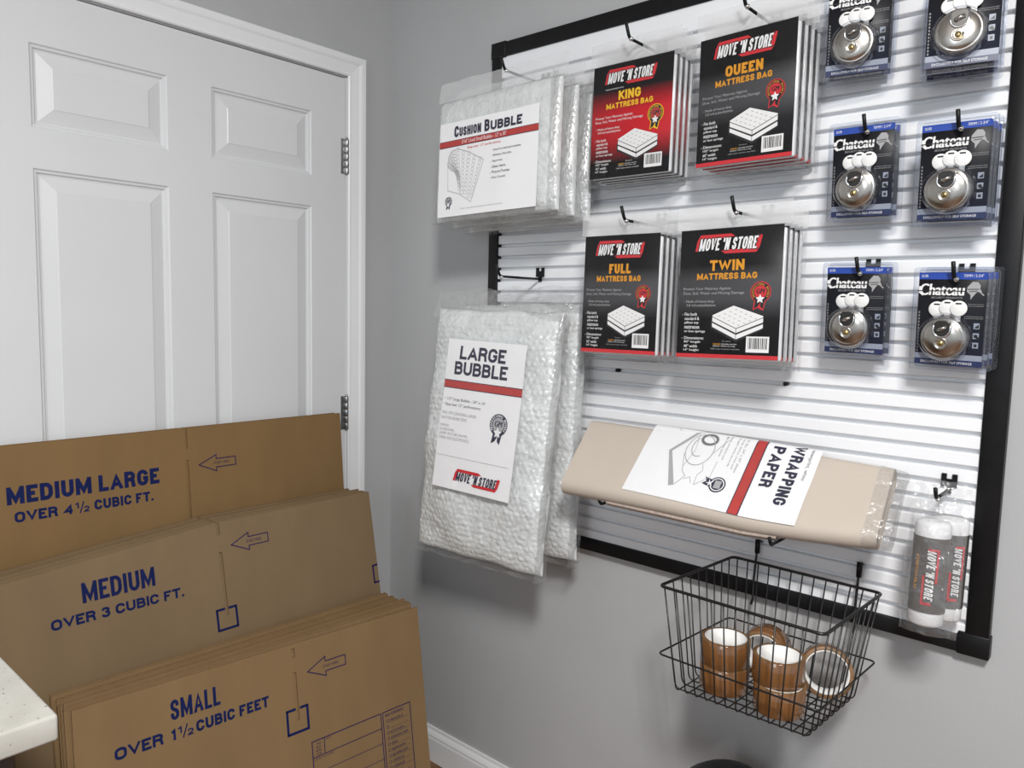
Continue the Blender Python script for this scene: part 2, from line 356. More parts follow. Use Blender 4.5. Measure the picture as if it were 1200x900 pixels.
    def head(s, t, u0, u1, v0, v1, m, th=0.20, d=0.0005, shear=0.0):
        for k, q in enumerate(heavy(t, u1-u0, v1-v0, th, shear)): s.poly([(u0+p.x, v0+p.y) for p in q], m, d+0.00003*(k % 5))
    def headcw(s, t, u0, u1, v0, v1, m, th=0.20, d=0.0005, shear=0.0):
        """reads downwards: u0 foot of the letters, u1 their caps, v1 start, v0 end"""
        for k, q in enumerate(heavy(t, v1-v0, u1-u0, th, shear)): s.poly([(u0+p.y, v1-p.x) for p in q][::-1], m, d+0.00003*(k % 5))
    def build(s, name, parent=None, loc=None, rot=None):
        me = bpy.data.meshes.new(name); me.from_pydata(s.v, [], s.f)
        for m in s.mats: me.materials.append(m)
        me.polygons.foreach_set('material_index', s.m); me.polygons.foreach_set('use_smooth', s.sm)
        me.update()
        o = bpy.data.objects.new(name, me); COL.objects.link(o)
        if parent: o.parent = parent
        if loc: o.location = loc
        if rot: o.rotation_euler = rot
        return o

def thing(name, label, cat, loc=(0, 0, 0), rot=(0, 0, 0), group=None):
    o = bpy.data.objects.new(name, None); COL.objects.link(o); o.empty_display_size = 0.05
    o.location = loc; o.rotation_euler = rot
    return tag(o, label, cat, group)
def tag(o, label, cat, group=None):
    o['label'] = label; o['category'] = cat
    if group: o['group'] = group
    return o
def struct(o): o['kind'] = 'structure'; return o
def dup(o, parent=None):
    c = o.copy(); COL.objects.link(c)
    if parent: c.parent = parent
    for ch in list(o.children): dup(ch, c)
    return c
def ypr(y, p, r): return (R(p), R(r), R(y))      # yaw about z, pitch about x, roll about y

# ------------------------------------------------------------------ room
YD = -0.1775; YE = YD-0.911; ZT = 2.03           # door hinge edge, latch edge, top
b = MB(); b.box(-0.1, 5.0, 0.0, 0.1, 0.0, 2.7, M['wall']); struct(b.build('wall_right'))
b = MB()
b.box(-0.1, 0, YD+0.013, 0.0, 0, 2.7, M['wall']); b.box(-0.1, 0, YE-0.013, YD+0.013, ZT+0.015, 2.7, M['wall']); b.box(-0.1, 0, -4.6, YE-0.013, 0, 2.7, M['wall'])
struct(b.build('wall_left'))
b = MB(); b.box(-0.1, 5.0, -4.6, 0.1, -0.1, 0.0, M['floor']); struct(b.build('floor'))
b = MB(); b.box(-0.1, 5.0, -4.6, 0.1, 2.7, 2.8, M['ceil']); struct(b.build('ceiling'))
# door: moulded six panel slab
def door_slab():
    b = MB(); F = 0.0
    ys = [(-0.9765, -0.6875), (-0.578, -0.2893)]; zs = [(1.7455, 1.9185), (0.985, 1.661), (0.24, 0.80)]
    # frame grid around the six panels
    yb = [YE, ys[0][0], ys[0][1], ys[1][0], ys[1][1], YD]; zb = [0.012, zs[2][0], zs[2][1], zs[1][0], zs[1][1], zs[0][0], zs[0][1], ZT]
    for i in range(5):
        for j in range(7):
            if i in (1, 3) and j in (1, 3, 5): continue
            b.add([(F, yb[i], zb[j]), (F, yb[i+1], zb[j]), (F, yb[i+1], zb[j+1]), (F, yb[i], zb[j+1])], [(0, 1, 2, 3)], M['door'])
    prof = [(0, 0), (0.003, -0.0035), (0.0075, -0.0045), (0.010, -0.0085), (0.014, -0.0095), (0.018, -0.0085), (0.042, -0.0025), (0.0445, -0.0012)]
    for y0, y1 in ys:
        for z0, z1 in zs:
            vs = []; fs = []
            for q, dx in prof: vs += [(F+dx, y0+q, z0+q), (F+dx, y1-q, z0+q), (F+dx, y1-q, z1-q), (F+dx, y0+q, z1-q)]
            for k in range(len(prof)-1):
                for e in range(4): fs.append((k*4+e, k*4+(e+1) % 4, k*4+4+(e+1) % 4, k*4+4+e))
            k = (len(prof)-1)*4; fs.append((k, k+1, k+2, k+3)); b.add(vs, fs, M['door'])
    # edges and back
    b.add([(F, YE, .012), (F, YD, .012), (F, YD, ZT), (F, YE, ZT), (-.035, YE, .012), (-.035, YD, .012), (-.035, YD, ZT), (-.035, YE, ZT)],
          [(0, 4, 5, 1), (1, 5, 6, 2), (2, 6, 7, 3), (3, 7, 4, 0), (4, 7, 6, 5)], M['door'])
    return b
dr = struct(door_slab().build('door_1'))
for z0, z1 in ((1.7636, 1.8619), (1.0205, 1.1200), (0.24, 0.34)):
    b = MB(); n = 5; yc = YD+0.004; xc = 0.005
    for k in range(n):
        a = z0+(z1-z0)*k/n; c = z0+(z1-z0)*(k+1)/n-0.0012
        b.lathe([(0, a), (0.0055, a), (0.0060, a+.001), (0.0060, c-.001), (0.0055, c), (0, c)], M['hinge'], 14, X=Matrix.Translation((xc, yc, 0)))
    b.lathe([(0, z1), (0.004, z1), (0.0045, z1+0.002), (0.002, z1+.005), (0, z1+.0055)], M['hinge'], 12, X=Matrix.Translation((xc, yc, 0)))
    b.box(-0.001, 0.0015, yc-0.018, yc+0.004, z0, z1, M['hinge'])
    b.build('hinge', dr)
# jamb and casing
b = MB()
b.box(-0.1, -0.002, YD+0.003, YD+0.0128, 0, ZT+0.0148, M['trim']); b.box(-0.1, -0.002, YE-0.0128, YE-0.003, 0, ZT+0.0148, M['trim'])
b.box(-0.1, -0.002, YE-0.0128, YD+0.0128, ZT+0.004, ZT+0.0148, M['trim'])
b.box(-0.1, -0.07, YE-0.003, YD+0.003, 0, ZT+0.004, M['gap_shade'])  # dark backing sheet paints the shade in the gap round the door
struct(b.build('trim_1'))
def casing():
    # stepped colonial profile, mitred round the opening; (distance out from the opening, thickness)
    b = MB(); pr = [(0.0, 0.0), (0.0, 0.008), (0.003, 0.0105), (0.008, 0.0105), (0.0095, 0.0085), (0.014, 0.0095), (0.034, 0.0125), (0.040, 0.0155), (0.046, 0.0165), (0.0555, 0.0165), (0.057, 0.0145), (0.057, 0.0)]
    y0 = YD+0.0065; y1 = YE-0.0065; zt = ZT+0.0065
    vs = []; n = len(pr)
    for q, t in pr: vs.append((t, y0+q, 0.0))
    for q, t in pr: vs.append((t, y0+q, zt+q))
    for q, t in pr: vs.append((t, y1-q, zt+q))
    for q, t in pr: vs.append((t, y1-q, 0.0))
    fs = []
    for k in range(3):
        for i in range(n-1): fs.append((k*n+i, (k+1)*n+i, (k+1)*n+i+1, k*n+i+1))
    b.add(vs, fs, M['trim']); return b
struct(casing().build('trim_2'))
def baseboard(L):
    pr = [(0, 0), (0.014, 0), (0.014, 0.070), (0.0125, 0.076), (0.0125, 0.082), (0.009, 0.090), (0.006, 0.095), (0.005, 0.104), (0, 0.104)]
    b = MB(); n = len(pr)
    b.add([(0, -t, z) for t, z in pr]+[(L, -t, z) for t, z in pr], [(i, n+i, n+(i+1) % n, (i+1) % n) for i in range(n)]+[tuple(range(n)), tuple(range(2*n-1, n-1, -1))], M['trim'])
    return b
struct(baseboard(5.0).build('baseboard_right'))
struct(baseboard(0.097).build('baseboard_left', loc=(0, -0.112, 0), rot=(0, 0, PI/2)))

# ------------------------------------------------------------------ slat wall panel
BX0, BX1, BZ0, BZ1 = 0.4286, 1.6415, 0.7959, 2.0753
SF = -0.018                                         # front face of the slats
S0, SP = 1.2477, 0.0306                             # a slot height and the slot pitch
sw = thing('display_board', 'white slotted display board in black frame on the grey wall', 'display board', (0, 0, 0))
b = MB(); prof = []
z = BZ0+0.012; zs_ = []
k = math.ceil((BZ0+0.04-S0)/SP)
prof.append((SF, BZ0+0.01))
while S0+k*SP < BZ1-0.085:
    c = S0+k*SP; g = 0.0037
    prof += [(SF, c-g-0.0022), (SF+0.0009, c-g-0.0007), (SF+0.0026, c-g), (SF+0.0115, c-g), (SF+0.0115, c+g), (SF+0.0026, c+g), (SF+0.0009, c+g+0.0007), (SF, c+g+0.0022)]; k += 1
prof.append((SF, BZ1-0.01)); n = len(prof)
b.add([(BX0+0.01, y, z) for y, z in prof]+[(BX1-0.01, y, z) for y, z in prof], [(i, n+i, n+i+1, i+1) for i in range(n-1)], M['slat'])
b.box(BX0+0.01, BX1-0.01, -0.006, -0.0005, BZ0+0.01, BZ1-0.01, M['slat'])
b.build('slat_board', sw)
def rail(x0, x1, z0, z1):
    b = MB(); b.rbox(x0, x1, -0.0235, -0.0005, z0, z1, M['black'], 0.002, 2); b.build('frame_rail', sw)
rail(BX0, BX0+0.032, BZ0+0.0316, BZ1-0.0366); rail(BX1-0.0366, BX1, BZ0+0.0316, BZ1-0.0366)
rail(BX0, BX1, BZ1-0.0364, BZ1); rail(BX0, BX1, BZ0, BZ0+0.0314)
for x, z, sx, sz in ((BX0, BZ1, 1, -1), (BX1, BZ1, -1, -1), (BX0, BZ0, 1, 1), (BX1, BZ0, -1, 1)):
    b = MB(); q = 0.048
    xa, xb = sorted((x-sx*0.0022, x+sx*q)); za, zb_ = sorted((z-sz*0.0022, z+sz*0.038))
    b.rbox(xa, xb, -0.0248, -0.0004, za, zb_, M['black'], 0.002, 2)
    b.build('corner_cap', sw)
for x, z in ((0.852, S0), (1.2568, S0)):
    b = MB(); b.lathe([(0, 0.004), (0.0035, 0.0035), (0.0042, 0.0015), (0.0042, -0.01)], M['black'], 14, '-Y', X=Matrix.Translation((x, SF-0.001, z)))
    b.build('screw', sw)

# ------------------------------------------------------------------ hooks
HG = 'black slatwall hooks'
def hook(x, z, L, label, glint=True, tip=0.026):
    """z is the arm height, L how far the arm stands off the board face"""
    h = thing('slatwall_hook', label, 'hook', (x, SF, z), (0, 0, 0), HG)
    b = MB(); t = 0.0015
    # backplate: two lugs with a notch between, lipped into the slot
    b.box(-0.0125, 0.0125, -0.004-t, -t, 0.006, 0.020, M['black']); b.box(-0.0125, -0.0045, -0.004-t, -t, 0.020, 0.029, M['black']); b.box(0.0045, 0.0125, -0.004-t, -t, 0.020, 0.029, M['black']); b.box(-0.0045, 0.0045, -0.004-t, -t, -0.006, 0.006, M['black'])
    b.build('back_plate', h)
    b = MB(); b.tube([(0, -0.003, 0), (0, -L*0.5, 0), (0, -L, 0)], 0.0030, M['black'], 10); b.build('arm', h)
    b = MB(); b.tube([(0, -L+0.004, -0.0002), (0, -L-0.003, 0.001), (0, -L-0.008, 0.006), (0, -L-0.008-tip*0.42, 0.006+tip*0.8)], 0.0034, M['black'], 10)
    if glint: b.lathe([(0, -0.0045), (0.0034, -0.0034), (0.0048, 0), (0.0034, 0.0034), (0, 0.0045)], M['chrome'], 12, '-Y', X=Matrix.Translation((0.0035, -L-0.0035, -0.002)))  # bright bead stands in for a glint on the plastic
    b.build('tip', h)
    return h
hook(0.9405, 1.951, 0.128, 'black hook with upturned tip holding the red king size bags')
hook(1.2000, 1.951, 0.140, 'black hook with upturned tip holding the queen size bags')
hook(0.9580, 1.576, 0.148, 'black hook with upturned tip holding the full size bags')
hook(1.2020, 1.577, 0.148, 'black hook with upturned tip holding the twin size bags')
hook(0.6120, 1.942, 0.150, 'black hook just below the upper left frame corner, above the cushion bubble packs')
hook(0.6100, 1.4640, 0.150, 'black hook with a long arm holding the large bubble packs')

# ------------------------------------------------------------------ print helpers
def logo(b, u0, v0, wd, ht, frame, ink, d=0.0006, shadow=None):
    """red bracket frame round slanted capitals"""
    q = lambda L: [(u0+x*wd, v0+y*ht) for x, y in L]
    b.poly(q([(0.0, 0.17), (0.045, 0.17), (0.085, 0.72), (0.03, 0.72)]), frame, d)
    b.poly(q([(0.03, 0.72), (0.085, 0.72), (0.10, 0.80), (0.08, 1.0)]), frame, d)
    b.poly(q([(0.08, 1.0), (0.10, 0.80), (0.50, 0.80), (0.60, 0.86), (0.54, 1.0)]), frame, d)
    b.poly(q([(1.0, 0.83), (0.94, 0.88), (0.905, 0.28), (0.965, 0.28)]), frame, d)
    b.poly(q([(0.965, 0.28), (0.905, 0.28), (0.89, 0.20), (0.92, 0.0)]), frame, d)
    b.poly(q([(0.92, 0.0), (0.89, 0.20), (0.50, 0.20), (0.40, 0.14), (0.46, 0.0)]), frame, d)
    if shadow:
        b.head("MOVE 'N STORE", u0+0.055*wd, u0+0.95*wd, v0+0.13*ht, v0+0.86*ht, shadow, 0.36, d+0.0002, 0.18)
    b.head("MOVE 'N STORE", u0+0.07*wd, u0+0.93*wd, v0+0.18*ht, v0+0.80*ht, ink, 0.25, d+0.0004, 0.18)
def badge(b, cx, cy, r, ring, face, blob, star, edge=None, d=0.0005, up_=True):
    sgn = 1 if up_ else -1
    if edge:
        b.disc(cx, cy, r*1.10, edge, d-0.0001)
        b.poly([(cx-0.62*r, cy-0.7*r), (cx-0.78*r, cy-1.86*r), (cx-0.28*r, cy-1.62*r), (cx+0.34*r, cy-1.92*r), (cx+0.62*r, cy-0.7*r)], edge, d-0.0001)
    b.poly([(cx-0.5*r, cy-0.7*r), (cx-0.66*r, cy-1.72*r), (cx-0.26*r, cy-1.5*r), (cx-0.02*r, cy-1.1*r)], ring, d+0.0001)
    b.poly([(cx+0.5*r, cy-0.7*r), (cx+0.02*r, cy-1.1*r), (cx+0.02*r, cy-1.5*r), (cx+0.30*r, cy-1.75*r)], ring, d+0.0001)
    b.disc(cx, cy, r, ring, d+0.0002)
    for i, ch in enumerate('PROFESSIONAL MOVERS'):
        if ch == ' ': continue
        a = R(215) - R(250)*i/18; ca, sa = math.cos(a-PI/2), math.sin(a-PI/2)
        vs, fs, asp = text_geo(ch, 0, 0.03); h = 0.20*r; wv = min(0.17*r, h*asp)
        pts = []
        for x, y in vs:
            lx = (x-0.5)*wv; ly = 0.72*r+y*h
            pts.append(b.P(cx+lx*ca-ly*sa, cy+lx*sa+ly*ca, d+0.0004))
        b.add(pts, fs, face)
    b.disc(cx, cy, r*0.66, blob, d+0.0004)
    b.text('GM', cx-0.42*r, cx+0.42*r, cy-0.16*r, cy+0.34*r, ring, d+0.0006, 0.1, 0.05)
    st = []
    for k in range(10):
        rr = (0.50 if k % 2 == 0 else 0.24)*r; a = PI/2+k*PI/5; st.append((cx-0.02*r+rr*math.cos(a), cy-0.72*r+rr*math.sin(a)))
    for k in range(10): b.poly([(cx-0.02*r, cy-0.72*r), st[k], st[(k+1) % 10]], star, d+0.0008)

# ------------------------------------------------------------------ mattress bags
def hang_film(b, x0, x1, z0, z1, hx, hz, m, y=0.0, wav=0.0015, nu=14, nv=12, seed=0.0, hole=0.007):
    """film with a punched hang hole at (hx, hz)"""
    us = sorted(set([x0+(x1-x0)*i/nu for i in range(nu+1)])); vs_ = [z0+(z1-z0)*i/nv for i in range(nv+1)]
    # snap grid lines to the hole
    def snap(L, c):
        L = [q for q in L if abs(q-c) > hole*1.3]; return sorted(L+[c-hole, c+hole])
    us = snap(us, hx); vs_ = snap(vs_, hz)
    P = lambda u, v: (u, y+wav*noise.noise(Vector((u*22+seed, v*22, seed)))*2, v)
    vv = [P(u, v) for v in vs_ for u in us]; n = len(us); fs = []
    for j in range(len(vs_)-1):
        for i in range(n-1):
            if abs((us[i]+us[i+1])/2-hx) < hole*0.5 and abs((vs_[j]+vs_[j+1])/2-hz) < hole*0.5: continue
            fs.append((j*n+i, j*n+i+1, (j+1)*n+i+1, (j+1)*n+i))
    b.add(vv, fs, m, True)
def mattress_card(size, dims, W, H, red):
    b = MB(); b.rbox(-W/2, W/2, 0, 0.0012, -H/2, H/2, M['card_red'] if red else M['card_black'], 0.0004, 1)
    U = lambda s: (s-0.5)*W
    V = lambda t: (0.5-t)*H
    yel = M['pyellow'] if red else M['porange']; wh = M['pwhite']; gy = M['pgrey'] if not red else M['pwhite']
    logo(b, U(0.155), V(0.195), 0.655*W, 0.15*H, M['pred'], wh, shadow=M['pblack'])
    if red: b.text('www.movenstore.com', U(0.165), U(0.40), V(0.222), V(0.211), wh)
    sw_ = {'KING': (0.34, 0.62), 'QUEEN': (0.29, 0.68), 'FULL': (0.35, 0.64), 'TWIN': (0.31, 0.65)}[size]
    b.head(size, U(sw_[0]), U(sw_[1]), V(0.325), V(0.243), yel, 0.25)
    b.head('MATTRESS BAG', U(0.185), U(0.775), V(0.392), V(0.343), yel, 0.24)
    b.text('Protect Your Mattress Against', U(0.05), U(0.53), V(0.478), V(0.450), gy)
    b.text('Dust, Soil, Water and Moving Damage', U(0.05), U(0.66), V(0.513), V(0.485), gy)
    b.text('- Made of heavy-duty', U(0.06), U(0.37), V(0.575), V(0.550), gy, bold=0.01)
    b.text('2.0 mil polyethylene', U(0.085), U(0.385), V(0.605), V(0.580), gy, bold=0.01)
    for i, (s, e) in enumerate((('- Fits both', 0.20), ('standard &', 0.225), ('pillow top', 0.22), ('mattresses', 0.23), ('or box springs', 0.29))):
        b.text(s, U(0.05 if i == 0 else 0.075), U(e), V(0.672+i*0.034), V(0.648+i*0.034), wh, bold=0.015)
    for i, (s, e) in enumerate((('- Dimensions:', 0.28), (dims[0]+'" length', 0.245), (dims[1]+'" width', 0.215), (dims[2]+'" height', 0.235))):
        b.text(s, U(0.05 if i == 0 else 0.075), U(e), V(0.858+i*0.032), V(0.835+i*0.032), wh, bold=0.015)
    b.text('For use on', U(0.47), U(0.55), V(0.872), V(0.862), gy)
    b.text('WARNING:', U(0.375), U(0.455), V(0.897), V(0.884), yel)
    b.text('Keep plastic away from', U(0.465), U(0.61), V(0.897), V(0.884), wh)
    b.text('children. This is not a toy.', U(0.375), U(0.60), V(0.913), V(0.900), wh)
    b.text('100% virgin material, recyclable', U(0.355), U(0.64), V(0.935), V(0.923), gy)
    badge(b, U(0.815), V(0.495), 0.088*W, M['pblack'], yel, M['pred'] if not red else M['pbrick'], wh, M['pred'] if not red else M['pyellow'])
    # picture of a mattress and its base
    p = lambda L: [(U(s), V(t)) for s, t in L]
    b.poly(p([(0.345, 0.705), (0.345, 0.770), (0.60, 0.872), (0.855, 0.775), (0.855, 0.705), (0.60, 0.80)]), M['pblack'], 0.0004)
    b.poly(p([(0.36, 0.668), (0.565, 0.595), (0.85, 0.675), (0.85, 0.685), (0.595, 0.768), (0.36, 0.677)]), wh, 0.0006)
    b.poly(p([(0.36, 0.68), (0.595, 0.772), (0.595, 0.803), (0.36, 0.715)]), wh, 0.0006)
    b.poly(p([(0.60, 0.772), (0.85, 0.689), (0.85, 0.722), (0.60, 0.803)]), wh, 0.0006)
    b.poly(p([(0.36, 0.727), (0.595, 0.817), (0.595, 0.85), (0.36, 0.757)]), wh, 0.0006)
    b.poly(p([(0.60, 0.817), (0.85, 0.735), (0.85, 0.765), (0.60, 0.852)]), wh, 0.0006)
    b.line(p([(0.36, 0.679), (0.597, 0.770), (0.85, 0.687)]), 0.0012, M['pblack'], 0.0008)
    for i in range(5):
        for j in range(4):
            a = (i+0.6)/5.2; c = (j+0.6)/4.3
            s_ = 0.36+a*0.245+c*0.235; t_ = 0.672+a*0.09-c*0.07
            b.line([(U(s_), V(t_)), (U(s_+0.018), V(t_+0.004))], 0.0012, M['pgrey'], 0.0008)
    b.rect(U(0.70), U(0.915), V(0.948), V(0.828), wh, 0.0005)
    x = 0.72; rnd = random.Random(3)
    while x < 0.89:
        wd = rnd.choice((0.004, 0.006, 0.009)); b.rect(U(x), U(x+wd), V(0.922), V(0.84), M['pblack'], 0.0007); x += wd+rnd.choice((0.004, 0.006, 0.008))
    if not red: b.rect(-W/2, W/2, -H/2, -H/2+0.030*H, M['pred'], 0.0006)
    return b
def mattress_pack(size, dims, W, H, c, rot, red, hx, hz, gap, n, labels, group):
    """hx, hz: hang hole in the pack's own frame"""
    t = thing('mattress_bag_pack', labels[0], 'mattress bag', c, rot, group)
    mattress_card(size, dims, W, H, red).build('printed_card', t)
    b = MB(); wd = W/2+0.004
    b.rbox(-W/2+0.004, wd, 0.0018, 0.0018+gap*0.40, -H/2-0.002, H/2-0.006, M['sheet'], 0.0042, 3)
    b.build('folded_sheet', t)
    b = MB()
    hang_film(b, -W/2-0.008, W/2+0.016, H/2+0.001, hz+0.02, hx, hz, M['header'], -0.0012, 0.0012, seed=len(size))
    b.grid(lambda s_, t_: (-W/2-0.006+s_*(W+0.018), -0.0022-0.0010*noise.noise(Vector((s_*5, t_*5, 3))), -H/2-0.016+t_*(H+0.016)), 12, 14, M['film'])
    # wrinkled film wrapped round the right hand side and bottom
    for k in range(1):
        x = W/2+0.009
        b.grid(lambda s_, t_: (x+0.0014*noise.noise(Vector((s_*3, t_*14, k+H))), -0.002+s_*gap*0.75, -H/2-0.02+t_*(H+0.030)), 4, 30, M['filmw'])
    b.grid(lambda s_, t_: (-W/2-0.004+s_*(W+0.012), -0.002+t_*gap*0.7, -H/2-0.016+0.002*noise.noise(Vector((s_*12, t_*3, 8)))), 16, 4, M['filmw'])
    b.build('clear_bag', t)
    M3 = Euler(rot).to_matrix()
    for k in range(1, n):
        q = dup(t); off = M3 @ Vector((0.0004*k, gap*k, -0.0006*k)); q.location = Vector(c)+off; q['label'] = labels[1]
        q['group'] = group+' behind the front one'
    return t
def mat_labels(s, look): return (look, 'packed '+s+' mattress bag hidden behind the front '+s+' pack on the same hook')
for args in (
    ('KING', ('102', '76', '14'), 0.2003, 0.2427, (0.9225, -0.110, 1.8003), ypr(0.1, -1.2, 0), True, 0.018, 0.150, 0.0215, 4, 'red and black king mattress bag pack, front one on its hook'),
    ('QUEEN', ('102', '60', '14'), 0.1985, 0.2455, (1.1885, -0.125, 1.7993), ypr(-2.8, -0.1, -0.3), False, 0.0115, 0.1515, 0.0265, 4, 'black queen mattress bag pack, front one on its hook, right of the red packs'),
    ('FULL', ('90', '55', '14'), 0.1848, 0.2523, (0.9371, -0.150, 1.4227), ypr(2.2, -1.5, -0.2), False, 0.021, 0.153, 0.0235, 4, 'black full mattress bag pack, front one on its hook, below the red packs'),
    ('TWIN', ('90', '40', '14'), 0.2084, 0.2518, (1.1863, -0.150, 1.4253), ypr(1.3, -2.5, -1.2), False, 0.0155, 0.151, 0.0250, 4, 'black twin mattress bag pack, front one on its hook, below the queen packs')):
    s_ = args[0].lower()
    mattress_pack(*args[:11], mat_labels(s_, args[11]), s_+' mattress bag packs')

# ------------------------------------------------------------------ bubble wrap packs
def pillow(b, w, h, t, res, bump, cell, m, seed, flare=0.0, flat=6.0, wr=0.004):
    """padded slab, front face towards -y at y = 0, back at y = t; bubbles on front and flanks"""
    hx = cell; hy = cell*0.866; rnd = random.Random(seed); jit = {}
    def bub(u, v):
        j = round(v/hy); best = 0
        for jj in (j-1, j, j+1):
            o = hx/2 if jj % 2 else 0; i = round((u-o)/hx)
            for ii in (i-1, i, i+1):
                k = (ii, jj)
                if k not in jit: jit[k] = (rnd.uniform(-.2, .2)*cell, rnd.uniform(-.2, .2)*cell, rnd.uniform(0.35, 1.1))
                q = jit[k]; dx = u-(ii*hx+o+q[0]); dy = v-(jj*hy+q[1]); d = (dx*dx+dy*dy)/(cell*0.46)**2
                if d < 1: best = max(best, math.sqrt(1-d)*q[2])
        return best
    def prof(a): return max(0.0, 1-abs(a)**flat)**0.5
    nu = int(w/res); nv = int(h/res)
    def fn(front):
        def g(s_, t_):
            a = 2*s_-1; c = 2*t_-1
            # spread samples towards the edges so the rounding is smooth
            a2 = math.copysign(1-(1-abs(a))**1.35, a); c2 = math.copysign(1-(1-abs(c))**1.35, c)
            u = a2*w/2; v = c2*h/2; e = prof(a2)*prof(c2)
            fl = flare*(1-(c2+1)/2)*(0.5+a2/2)
            wv = wr*noise.noise(Vector((u*9+seed, v*9, seed)))*(0.6+abs(a2))
            if front: y = t/2-e*t/2-(bump*bub(u, v)*min(1, e*1.5))+wv*e
            else: y = t/2+e*t/2*0.92-0.3*wv*e
            ur = u+fl+wr*0.35*noise.noise(Vector((v*11, seed, 2)))*abs(a2)
            return (ur, y, v+wr*0.4*noise.noise(Vector((u*12, seed, 5)))*abs(c2))
        return g
    b.grid(fn(True), nu, nv, m)
    f = fn(False); b.grid(lambda s_, t_: f(1-s_, t_), max(20, nu//4), max(20, nv//4), m)
def crumple_film(b, x0, x1, z0, z1, y, m, seed, amp=0.006, ragged=0.008, nu=30, nv=10, lean=0.0):
    def g(s_, t_):
        u = x0+(x1-x0)*s_; v = z0+(z1-z0)*t_
        n1 = noise.noise(Vector((u*14+seed, v*9, seed))); n2 = noise.noise(Vector((u*40, v*30+seed, 3)))
        return (u+ragged*n2*t_*0.6, y+lean*t_+amp*(n1+0.4*n2)*(0.25+t_), v+ragged*t_*noise.noise(Vector((u*17, seed, 9))))
    b.grid(g, nu, nv, m)
def ribbon_badge(b, cx, cy, r): badge(b, cx, cy, r, M['pnavy'], M['white'], M['pgrey'], M['white'])
# --- cushion bubble: three packs on one hook
CBW, CBH, CBT = 0.374, 0.300, 0.046
cb = thing('cushion_bubble_pack', 'flat cushion bubble pack with large printed label, nearest of three on the left', 'bubble wrap', (0.5990, -0.203, 1.7523), ypr(2.8, -3.7, -1.8), 'cushion bubble packs')
b = MB(); pillow(b, CBW, CBH, CBT, 0.0034, 0.0011, 0.0095, M['bubble'], 3, flat=7, wr=0.003); b.build('bubble_sheet', cb)
b = MB()
def lab_T(u, v, d): return Vector((u, -0.0042-d+0.0016*noise.noise(Vector((u*11, v*11, 4))), v))
b.T = lab_T
L0, L1, B0, B1 = -0.161, 0.143, -0.1415, 0.0865
b.grid(lambda s_, t_: b.P(L0+(L1-L0)*s_, B0+(B1-B0)*t_, 0.0), 16, 12, M['white'])
b.head('C', -0.113, -0.0985, 0.0485, 0.0755, M['pnavy'], 0.21, 0.0010); b.head('USHION', -0.0965, -0.027, 0.0490, 0.0705, M['pnavy'], 0.24, 0.0010)
b.head('B', -0.0165, -0.001, 0.0485, 0.0755, M['pnavy'], 0.21, 0.0010); b.head('UBBLE', 0.002, 0.096, 0.0490, 0.0705, M['pnavy'], 0.24, 0.0010)
b.rect(L0, L1, 0.0265, 0.0425, M['pnavy'], 0.0008, 16); b.rect(L0, L1, 0.0278, 0.0412, M['pbrick'], 0.0010, 16)
b.text('3/16" Lined Small Bubble - 12" x 30\'', -0.087, 0.050, 0.0305, 0.0395, M['pwhite'], 0.0013)
b.text('Easy-tear 12" perforations', -0.068, 0.034, 0.0145, 0.0215, M['pred'], 0.0010)
for i, s_ in enumerate(('Great for protecting breakables:', 'dishware, fine china', '- Figurines', '- Glass Items', '- Picture Frames', '- Fine Crystal')):
    v = (0.004, -0.008, -0.022, -0.0345, -0.047, -0.0605)[i]
    b.text(s_, 0.012 if i < 2 else 0.006, (0.095, 0.068, 0.042, 0.052, 0.064, 0.052)[i], v-0.006, v, M['pnavy'], 0.0010)
# drawing of a curled sheet of bubbles
A = lambda p, q, s_: (p[0]+(q[0]-p[0])*s_, p[1]+(q[1]-p[1])*s_)
curl = [(-0.131, -0.020), (-0.1285, 0.004), (-0.118, 0.017), (-0.100, 0.020), (-0.072, 0.011), (-0.044, -0.002), (-0.016, -0.017)]
bott = [(-0.091, -0.040), (-0.0905, -0.055), (-0.090, -0.07), (-0.089, -0.09), (-0.078, -0.098), (-0.064, -0.105), (-0.052, -0.112)]
b.line(curl, 0.0012, M['pgrey'], 0.0010); b.line([curl[-1], bott[-1]], 0.0010, M['pgrey'], 0.0010); b.line([bott[-1], bott[3]], 0.0010, M['pgrey'], 0.0010)
b.line([curl[0], (-0.128, -0.078), bott[3], (-0.0905, -0.05), (-0.100, -0.036), (-0.118, -0.030), curl[0]], 0.0010, M['pgrey'], 0.0010)
for i in range(9):
    for j in range(11):
        f = (i+0.5)/9*6; k = int(f); p = A(curl[k], curl[k+1], f-k); q = A(bott[k], bott[k+1], f-k)
        c = A(p, q, (j+(0.65 if i % 2 else 0.2))/11.6)
        b.line([(c[0]+0.0046*math.cos(R(60*m_)), c[1]+0.0050*math.sin(R(60*m_))) for m_ in range(6)], 0.0005, M['pgrey'], 0.0011, True)
ribbon_badge(b, -0.1245, -0.105, 0.0115)
b.text('Caution: contents flammable, keep away from children and open flame', -0.086, 0.046, -0.1275, -0.1235, M['pgrey'], 0.0010)
b.build('paper_label', cb)
b = MB(); b.T = None
crumple_film(b, -0.186, 0.205, 0.146, 0.196, 0.012, M['header'], 2, 0.004, 0.004, lean=0.006)
for k, x in enumerate((0.172, 0.181)):
    b.grid(lambda s_, t_: (x+0.004*noise.noise(Vector((s_*4, t_*16, k))), -0.004+0.05*s_, -0.150+0.31*t_), 5, 40, M['filmw'])
b.grid(lambda s_, t_: (-0.19+0.375*s_, -0.003+0.048*t_, -0.153+0.003*noise.noise(Vector((s_*14, t_*3, 8)))), 24, 4, M['filmw'])
b.build('clear_bag', cb)
M3 = Euler(ypr(2.8, -3.7, -1.8)).to_matrix()
